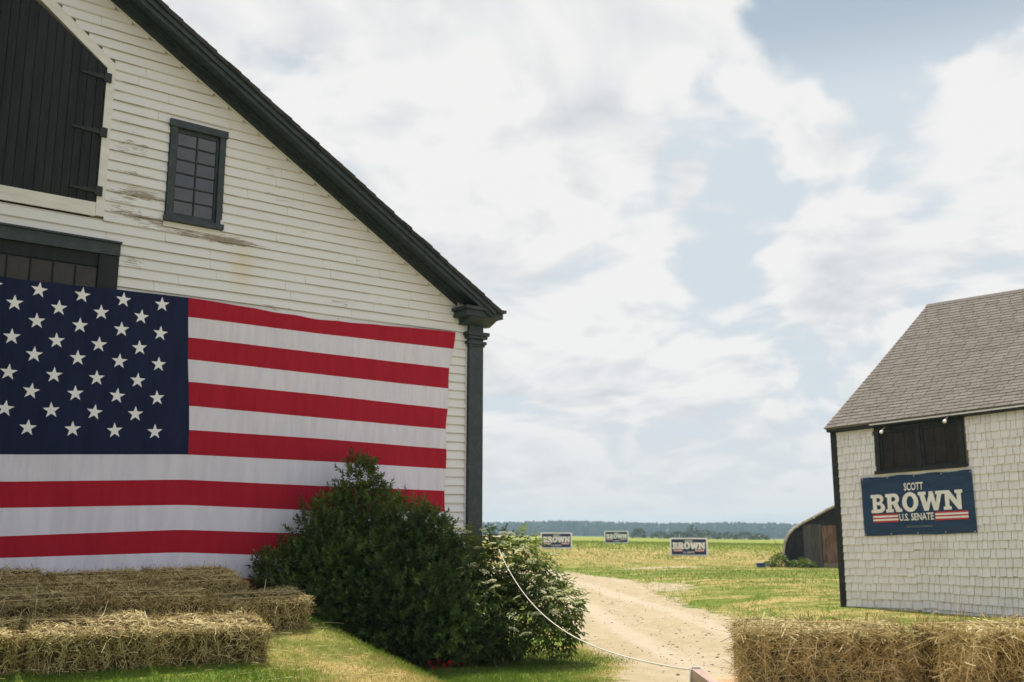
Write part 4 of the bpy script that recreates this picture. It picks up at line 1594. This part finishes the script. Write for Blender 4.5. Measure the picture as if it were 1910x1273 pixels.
# elder bush with flat cream flower heads
def build_elder():
    rs = np.random.default_rng(5)
    base = (-.05, 13.5)
    o = empty('elder_bush', (base[0], base[1], 0), 'elder bush with flat cream flower heads at the barn corner', 'bush')
    lobes = [(-.30, 13.9, 1.15, .52, .45, .48), (.05, 13.9, 1.20, .42, .42, .42), (-.55, 13.9, 1.42, .26, .26, .22), (.30, 13.8, .95, .36, .36, .30), (.50, 13.7, .72, .34, .36, .26), (.68, 13.7, .64, .19, .24, .20),
             (-.05, 13.6, .60, .50, .42, .45), (.45, 13.6, .45, .36, .34, .30), (-.45, 13.5, .75, .40, .36, .55), (.55, 13.6, .36, .18, .22, .20)]
    lobes = [(a * .965 - .03, b - .5, 1.6 + (c - 1.6) * .965, d_, e_, f_) for a, b, c, d_, e_, f_ in lobes]
    lobes.append((-.60, 13.2, 1.35, .22, .22, .26))
    P_, out, rad = lobe_points(lobes, 1350, rs, .55)
    ok = (P_[:, 2] > .10)
    nb = (P_[:, 0] - OB[0]) * NB[0] + (P_[:, 1] - OB[1]) * NB[1]
    sb = (P_[:, 0] - OB[0]) * DB[0] + (P_[:, 1] - OB[1]) * DB[1]
    ok &= (nb > .2) | (sb > .25)
    P_, out = P_[ok], out[ok]
    N = len(P_)
    ax = unit(out * np.array([1, 1, .5]) + np.array([0, 0, .05]) + rs.normal(0, .35, (N, 3)))
    LP, LD, LN, LL, LW, LR = [], [], [], [], [], []
    side = unit(np.cross(ax, np.array([[0, 0, 1.]])))
    ln = rs.uniform(.13, .20, N)
    tone = rs.random(N)
    for t, sg in ((.25, -1), (.25, 1), (.55, -1), (.55, 1), (.85, -1), (.85, 1), (1.0, 0)):
        p = P_ + ax * (ln * t)[:, None] + np.array([0, 0, -1]) * (ln * .30 * t * t)[:, None]
        d = side * sg * .95 + ax * (.55 if sg else 1.0) + np.array([0, 0, -.38]) + rs.normal(0, .14, (N, 3))
        LP.append(p)
        LD.append(d)
        LN.append(np.array([[0, 0, 1.]]) + rs.normal(0, .25, (N, 3)))
        LL.append(rs.uniform(.065, .105, N))
        LW.append(rs.uniform(.028, .040, N))
        LR.append(np.clip(tone * .7 + .3 * rs.random(N), 0, 1))
    V, F, r = leaves(np.concatenate(LP), np.concatenate(LD), np.concatenate(LN), np.concatenate(LL), np.concatenate(LW), np.concatenate(LR), .10, .18)
    tag(part('foliage', V, F, m_elder, o, attrs={'rnd': r}), kind='stuff')
    for k in range(11):
        tx, ty, tz = [(-.45, 13.9, 1.45), (-.2, 13.8, 1.5), (.1, 13.9, 1.45), (.4, 13.8, 1.1), (.7, 13.7, .8), (.85, 13.7, .65), (-.5, 13.5, 1.1), (.0, 13.5, .9), (.5, 13.55, .55), (-.3, 13.45, .75), (.25, 13.6, 1.05)][k]
        b0 = (base[0] + random.uniform(-.25, .1), base[1] + random.uniform(-.2, .1), -.03)
        MB().tube([b0, (b0[0] * .6 + tx * .4, b0[1] * .6 + (ty - .5) * .4, tz * .55), (tx, ty - .5, tz - .06)], [.022, .014, .005], 6).build('stem', m_bark, o, True)
    # flower heads
    fm = []
    for s_ in range(3):
        q = 110
        rr = np.sqrt(rs.random(q)) * .066
        an = rs.random(q) * 6.28
        Pq = np.stack([rr * np.cos(an), rr * np.sin(an), .012 - rr * rr * 4.5 + rs.normal(0, .003, q)], 1)
        Dq = unit(rs.normal(0, 1, (q, 3)) * np.array([1, 1, .25]))
        v1, f1, a1 = leaves(Pq - Dq * .006, Dq, np.array([[0, 0, 1.]]) + rs.normal(0, .4, (q, 3)), np.full(q, .014), np.full(q, .012), rs.random(q), .1, .05)
        fm.append(np_mesh('flower_cluster', v1, f1, False, {'rnd': a1}))
        fm[-1].materials.append(m_floret)
    spots = [(-.62, 13.75, 1.66), (-.52, 13.75, 1.62), (-.30, 13.75, 1.63), (-.05, 13.7, 1.60), (.05, 13.65, 1.60), (.12, 13.65, 1.52), (.22, 13.6, 1.43), (-.20, 13.55, 1.47), (-.38, 13.5, 1.42), (-.50, 13.5, 1.30), (-.42, 13.45, 1.20), (-.58, 13.4, 1.16),
             (-.28, 13.4, 1.12), (-.62, 13.35, 1.00), (-.45, 13.35, .92), (-.08, 13.4, 1.22), (.05, 13.4, 1.20), (.30, 13.5, 1.25), (.36, 13.5, 1.05), (-.20, 13.3, 1.0), (-.15, 13.3, .93), (.12, 13.3, .80), (.45, 13.45, .86), (.50, 13.4, .79), (.62, 13.45, .83), (.70, 13.4, .77),
             (.80, 13.45, .73), (.90, 13.5, .72), (.28, 13.35, .92), (.36, 13.3, .60), (.08, 13.25, .55), (-.30, 13.25, .72), (.58, 13.35, .62), (.15, 13.45, 1.38), (.27, 13.5, 1.34), (.75, 13.5, .86), (.56, 13.5, .90), (.08, 13.2, .42), (.22, 13.2, .36), (-.55, 13.3, 1.10)]
    for i, p in enumerate(spots):
        c = bpy.data.objects.new('flower_cluster', fm[i % 3])
        COL.objects.link(c)
        c.parent = o
        c.location = (p[0] - base[0] - .06, p[1] - base[1] - .68, 1.6 + (p[2] + .02 - 1.6) * .965)
        c.rotation_euler = (random.uniform(.0, .55), random.uniform(-.35, .35), random.uniform(0, 6))
        sc_ = random.uniform(.75, 1.25)
        c.scale = (sc_, sc_, sc_)


build_elder()

# added tree out of view, keeping sky light off the left of the barn front
def build_added_shade_tree():
    rs = np.random.default_rng(77)
    bx, by = -7.3, 5.0
    g0 = float(ground_z(bx, by))
    o = empty('added_shade_tree', (bx, by, g0), 'broad leafy tree added out of view at the left to shade the barn front', 'tree')
    MB().tube([(bx, by, g0 - .2), (bx + .05, by, g0 + .5), (bx + .1, by + .05, g0 + 2.2), (bx, by + .1, g0 + 4.2), (bx + .1, by, g0 + 6.5)], [.46, .33, .27, .20, .08], 10).build('trunk', m_bark, o, True)
    lobes = []
    for k in range(13):
        a = k * 2.4
        r_ = 1.3 + 1.0 * (k % 3) / 2
        tip = (bx + r_ * math.cos(a), by + r_ * math.sin(a), g0 + 3.6 + 4.2 * (k / 12) + .4 * math.sin(k * 3))
        z0 = g0 + 2.2 + 2.6 * k / 12
        MB().tube([(bx + .05, by + .05, z0), ((bx + tip[0]) / 2, (by + tip[1]) / 2, (z0 + tip[2]) / 2 + .2), tip], [.11, .07, .03], 6).build('limb', m_bark, o, True)
        lobes.append((tip[0], tip[1], tip[2], 1.55, 1.55, 1.25))
    P_, out, rad = lobe_points(lobes, 13000, rs, .45)
    V, F, r = leaves(P_, out + rs.normal(0, .6, P_.shape) + np.array([0, 0, -.3]), np.array([[0, 0, 1.]]) + rs.normal(0, .5, P_.shape), rs.uniform(.16, .27, len(P_)), rs.uniform(.11, .18, len(P_)), rs.random(len(P_)))
    tag(part('crown', V, F, m_elder, o, attrs={'rnd': r}), kind='stuff')


build_added_shade_tree()

# red flowers in the shade at the foot of the shrub
m_petal, nt = new_mat('red_petal')
finish(nt, (.55, .02, .015), .6)
rf_ = empty('red_flowers', (-.78, 12.35, 0), 'small clump of red flowers in the shade below the dark shrub', 'flowers')
for k in range(13):
    x = -.80 + random.gauss(.05, .14)
    y = 12.35 + random.uniform(-.12, .12)
    g0 = float(ground_z(x, y))
    zt = g0 + random.uniform(.05, .13)
    st = MB().tube([(x + .01, y, g0), (x, y, zt)], .003, 5).build('stem', m_bark, rf_)
    fl = MB()
    for q in range(5):
        an = q * 1.2566 + random.random()
        fl.add([(x, y, zt), (x + .022 * math.cos(an - .5), y + .022 * math.sin(an - .5), zt + .010), (x + .034 * math.cos(an), y + .034 * math.sin(an), zt + .012), (x + .022 * math.cos(an + .5), y + .022 * math.sin(an + .5), zt + .010)], [[0, 1, 2, 3]])
        fl.add([(x, y, zt), (x + .02 * math.cos(an), y - .012, zt + .02 * math.sin(an)), (x + .02 * math.cos(an + .7), y - .012, zt + .02 * math.sin(an + .7))], [[0, 1, 2]])
    fl.build('blossom', m_petal, rf_)

# ------------------------------------------------------------------ grass and litter
def build_grass():
    rs = np.random.default_rng(3)
    P_all, L_all, W_all, R_all = [], [], [], []

    def area(n, x0, x1, y0, y1, h, w, thin=1.0, dry_bias=0.0):
        x = rs.uniform(x0, x1, n)
        y = rs.uniform(y0, y1, n)
        nb = (x - OB[0]) * NB[0] + (y - OB[1]) * NB[1]
        keep = (nb > .05) | (x > .1)
        rd = road_mask(x, y)
        keep &= rs.random(n) > rd * 1.35 - .12 + .5 * np.array([noise.noise(Vector((a * .9, b * .5, 8))) for a, b in zip(x, y)])
        vis = np.abs(x) < y * .56 + .6
        keep &= vis
        cl = np.array([noise.noise(Vector((a * 1.7, b * 1.7, 0))) for a, b in zip(x, y)])
        keep &= rs.random(n) < thin * (.85 + .6 * cl)
        x, y, cl = x[keep], y[keep], cl[keep]
        dr = dry_mask(x, y) + .55 * np.array([noise.noise(Vector((a * .7, b * .7, 4))) for a, b in zip(x, y)]) + .25 * cl + dry_bias
        md = meadow_mask(x, y)
        tone = np.clip(.10 + .85 * ss(.25, .75, dr) * (1 - .6 * md) + .22 * md + rs.normal(0, .13, len(x)), 0, 1)
        P_all.append(np.stack([x, y, ground_z(x, y) - .004], 1))
        L_all.append(h * rs.uniform(.5, 1.35, len(x)) * (1 - .35 * ss(.35, .8, dr)))
        W_all.append(w * rs.uniform(.7, 1.3, len(x)))
        R_all.append(tone)
    area(95000, -5.2, .1, 7.2, 12.6, .050, .0060)
    area(42000, -1.3, 1.9, 9.5, 15.2, .050, .0062)
    area(26000, 2.5, 9.0, 15.0, 32.0, .060, .011, .7)
    area(42000, -4, 22, 30.0, 60.0, .085, .022, .8)
    area(42000, -8, 45, 60.0, 125.0, .20, .055, .8)
    P_, L_, W_, R_ = map(np.concatenate, (P_all, L_all, W_all, R_all))
    N = len(P_)
    D = unit(np.stack([rs.normal(0, .35, N), rs.normal(0, .35, N), np.ones(N)], 1))
    C = rs.normal(0, .35, (N, 3)) * L_[:, None] * np.array([1, 1, .3])
    V, F, r = ribbons(P_, D, L_, W_, C, 2, .12, R_)
    tag(part('grass', V, F, m_grassb, None, attrs={'rnd': r}), 'short green and sun-dried grass over the yard and field', 'grass', kind='stuff')
    # straw litter dropped on the lawn and on the planks
    n = 800
    x = np.concatenate([rs.normal(-1.5, .75, n), rs.uniform(-5, -.5, 160), rs.uniform(.9, 1.5, 160)])
    y = np.concatenate([rs.normal(9.2, 1.0, n), rs.uniform(7.5, 11.5, 160), rs.uniform(4.9, 5.7, 160)])
    xe = np.interp(y, [4, 7.92, 8.97, 9.98, 11.55, 13.2], [0.25, -.52, -.88, -1.30, -2.15, -3.0])
    inl = (x < xe - .12) | ((x > .9) & (y < 6))
    x, y = x[inl], y[inl]
    z = ground_z(x, y) + .022 + rs.uniform(0, .02, len(x))
    dk = (x > 1.03) & (y > 4.6) & (y < 6)
    z[dk] = DECK + .004 + rs.uniform(0, .02, dk.sum())
    N = len(x)
    D = unit(np.stack([rs.normal(0, 1, N), rs.normal(0, 1, N), rs.normal(0, .12, N)], 1))
    L = rs.gamma(3, .03, N).clip(.03, .28)
    V, F, r = ribbons(np.stack([x, y, z], 1), D, L, np.full(N, .0048), rs.normal(0, .2, (N, 3)) * L[:, None] * np.array([1, 1, .15]), 3, .6, np.clip(rs.normal(.75, .2, N), 0, 1))
    tag(part('straw_litter', V, F, m_straw, None, attrs={'rnd': r}), 'loose stalks of straw scattered over the lawn', 'straw', kind='stuff')


build_grass()

m_stone, nt = new_mat('track_gravel')
r = rnd_attr(nt)
finish(nt, nt.mix(r, (.27, .215, .16), (.52, .44, .34)), .9)


def build_gravel():
    rs = np.random.default_rng(14)
    n = 9000
    y = 8 + 34 * rs.random(n) ** 1.6
    x = rs.uniform(-2, 6, n)
    ok = rs.random(n) < road_mask(x, y) * (.35 + .65 * (np.sin(x * 3.1 + np.sin(y)) > .1))
    x, y = x[ok], y[ok]
    n = len(x)
    sz = (rs.gamma(1.6, .0042, n) + .003).clip(.004, .03)
    c = np.stack([x, y, ground_z(x, y) + sz * .2], 1)
    oct_ = np.array([[1, 0, 0], [0, 1, 0], [-1, 0, 0], [0, -1, 0], [0, 0, .7], [0, 0, -.5]])
    V = (c[:, None, :] + oct_[None] * sz[:, None, None] * rs.uniform(.6, 1.35, (n, 6, 1))).reshape(-1, 3)
    f = np.array([[0, 1, 4], [1, 2, 4], [2, 3, 4], [3, 0, 4], [1, 0, 5], [2, 1, 5], [3, 2, 5], [0, 3, 5]])
    F = (np.arange(n)[:, None, None] * 6 + f[None]).reshape(-1, 3)
    tag(part('gravel', V, F, m_stone, None, attrs={'rnd': np.repeat(rs.random(n), 6)}), 'loose pebbles lying on the sandy track', 'gravel', kind='stuff')


build_gravel()

# ------------------------------------------------------------------ by the shed: plants, a blue tub, a bare stick
m_veg = leaf_mat('garden_leaf', [(0, (.05, .10, .02)), (.6, (.10, .17, .035)), (1, (.17, .24, .06))], .35)


def leafy_mound(name, x, y, rx, ry, h, count, leaf, label, cat, mat, group=None, seed=1):
    rs = np.random.default_rng(seed)
    g0 = float(ground_z(x, y))
    o = empty(name, (x, y, g0), label, cat, group)
    d = unit(rs.normal(size=(count, 3)))
    d[:, 2] = np.abs(d[:, 2])
    rad = (.5 + .5 * rs.random(count) ** .5) * (1 + .25 * np.array([noise.noise(Vector(q * 2.5) + Vector((seed, 0, 0))) for q in d]))
    P_ = np.array([x, y, g0]) + d * np.array([rx, ry, h]) * rad[:, None]
    V, F, r = leaves(P_, d + rs.normal(0, .5, (count, 3)), np.array([[0, 0, 1.]]) + d * .5 + rs.normal(0, .4, (count, 3)), leaf * rs.uniform(.7, 1.3, count), leaf * .62 * rs.uniform(.7, 1.3, count), np.clip(rs.normal(.5, .25, count), 0, 1), .1, .15)
    tag(part('foliage', V, F, mat, o, attrs={'rnd': r}), kind='stuff')
    st = MB()
    for k in range(4):
        st.tube([(x + rs.normal(0, rx * .15), y + rs.normal(0, ry * .15), g0 - .05), (x + rs.normal(0, rx * .4), y + rs.normal(0, ry * .4), g0 + h * .7)], [.02 * h, .008 * h], 5)
    st.build('stem', m_bark, o)
    return o


leafy_mound('garden_plant', 14.05, 49.3, .72, .5, .42, 900, .11, 'bright green leafy plant at the foot of the shed wall', 'plant', m_veg, None, 2)
leafy_mound('garden_plant', 13.05, 49.6, .50, .5, .62, 700, .12, 'taller yellow-green weeds beside the shed corner', 'plant', m_veg, None, 3)
leafy_mound('garden_plant', 12.45, 49.5, .32, .3, .26, 300, .10, 'low plants beside the blue tub near the shed', 'plant', m_veg, None, 4)
m_bluep, nt = new_mat('blue_plastic')
finish(nt, (.02, .07, .30), .4, spec=.4)
tub = MB()
g0 = float(ground_z(12.0, 49.2))
tub.tube([(12.0, 49.2, g0), (12.0, 49.2, g0 + .05), (12.0, 49.2, g0 + .20), (12.0, 49.2, g0 + .205), (12.0, 49.2, g0 + .21)], [.17, .19, .235, .255, .24], 18)
tag(tub.build('plastic_tub', m_bluep, None, True), 'small blue plastic tub in the grass near the shed', 'tub')
stk = MB().tube([(13.42, 49.5, .02), (13.1, 49.5, .75), (12.75, 49.5, 1.42)], [.022, .018, .010], 6).build('stick', m_bark)
tag(stk, 'bare stick leaning beside the shed corner', 'stick')

# ------------------------------------------------------------------ field bushes and the far wood
m_far = leaf_mat('far_tree_leaf', [(0, (.012, .026, .014)), (.6, (.024, .045, .018)), (1, (.042, .068, .024))], .12)
fb = [(37.5, 300, 2.4, 2.6, 'dark pointed bush standing alone at the field edge'), (44.5, 305, 3.2, 1.7, 'low bush left of the taller field tree'), (49.0, 300, 3.4, 1.9, 'low bush just left of the taller field tree'), (53.5, 300, 2.8, 3.6, 'taller rounded tree in the distant field hedge'),
      (58.5, 302, 3.2, 2.5, 'bush right of the taller field tree'), (63.5, 300, 3.2, 2.0, 'low bush in the middle of the field hedge'), (69.0, 300, 3.4, 2.2, 'bush towards the right end of the field hedge'), (74.0, 303, 3.0, 1.5, 'low bush at the right end of the field hedge')]
for i, (x, y, rr, h, lab) in enumerate(fb):
    leafy_mound('field_bush', x, y, rr, rr, h, 420, .55, lab, 'bush', m_far, 'bushes in the distant field hedge', 40 + i)


def build_wood():
    rs = np.random.default_rng(9)
    V, F, RR = [], [], []
    for rowi in range(4):
        x = -330.0
        while x < 820:
            y = 980 + rowi * 16 + rs.uniform(-5, 5)
            g0 = float(ground_z(x, y))
            swell = 1.1 * math.sin(x * .011 + .6) + .8 * math.sin(x * .033)
            h = (11.3 + .010 * max(0, x) + swell + rowi * .5) * rs.uniform(.90, 1.06)
            pointed = rs.random() < .25
            wd = rs.uniform(2.2, 3.6) * (1.0 if pointed else 1.4)
            tiers = 4
            b = len(V)
            tone = rs.random()
            for t in range(tiers + 1):
                f = t / tiers
                rad = wd * ((1 - f) ** .9 + .02 if pointed else math.sqrt(max(0, 1 - (2 * f - .75) ** 2 / 1.6)) * (1 - .25 * f))
                if t == tiers:
                    rad = .12 if pointed else wd * .22
                for k in range(7):
                    an = k * .8976 + t * .45
                    q = rad * rs.uniform(.65, 1.25)
                    V.append((x + q * math.cos(an), y + q * math.sin(an), g0 + h * f + rs.uniform(-.35, .35)))
                    RR.append(np.clip(tone * .6 + rs.random() * .4, 0, 1))
            for t in range(tiers):
                for k in range(7):
                    k2 = (k + 1) % 7
                    F.append([b + t * 7 + k, b + t * 7 + k2, b + t * 7 + 7 + k2, b + t * 7 + 7 + k])
            F.append([b + tiers * 7 + k for k in range(7)])
            x += rs.uniform(1.3, 2.8)
    tag(part('far_wood', V, F, m_far, None, attrs={'rnd': RR}), 'long wooded ridge along the horizon beyond the field, blue with haze', 'wood', kind='stuff')


build_wood()

# ------------------------------------------------------------------ summer haze
m_haze = bpy.data.materials.new('summer_haze')
m_haze.use_nodes = True
nt = NT(m_haze.node_tree)
vol = nt.n('ShaderNodeVolumePrincipled', {'Color': (.55, .80, 1.0, 1), 'Density': .00040, 'Anisotropy': .15})
nt.n('ShaderNodeOutputMaterial', {'Volume': vol})
hz = MB().box(W3, -1400, 1400, -300, 1500, -12.0, 24.0).build('haze', m_haze)
tag(hz, 'thin summer haze over the fields', 'haze', kind='stuff')
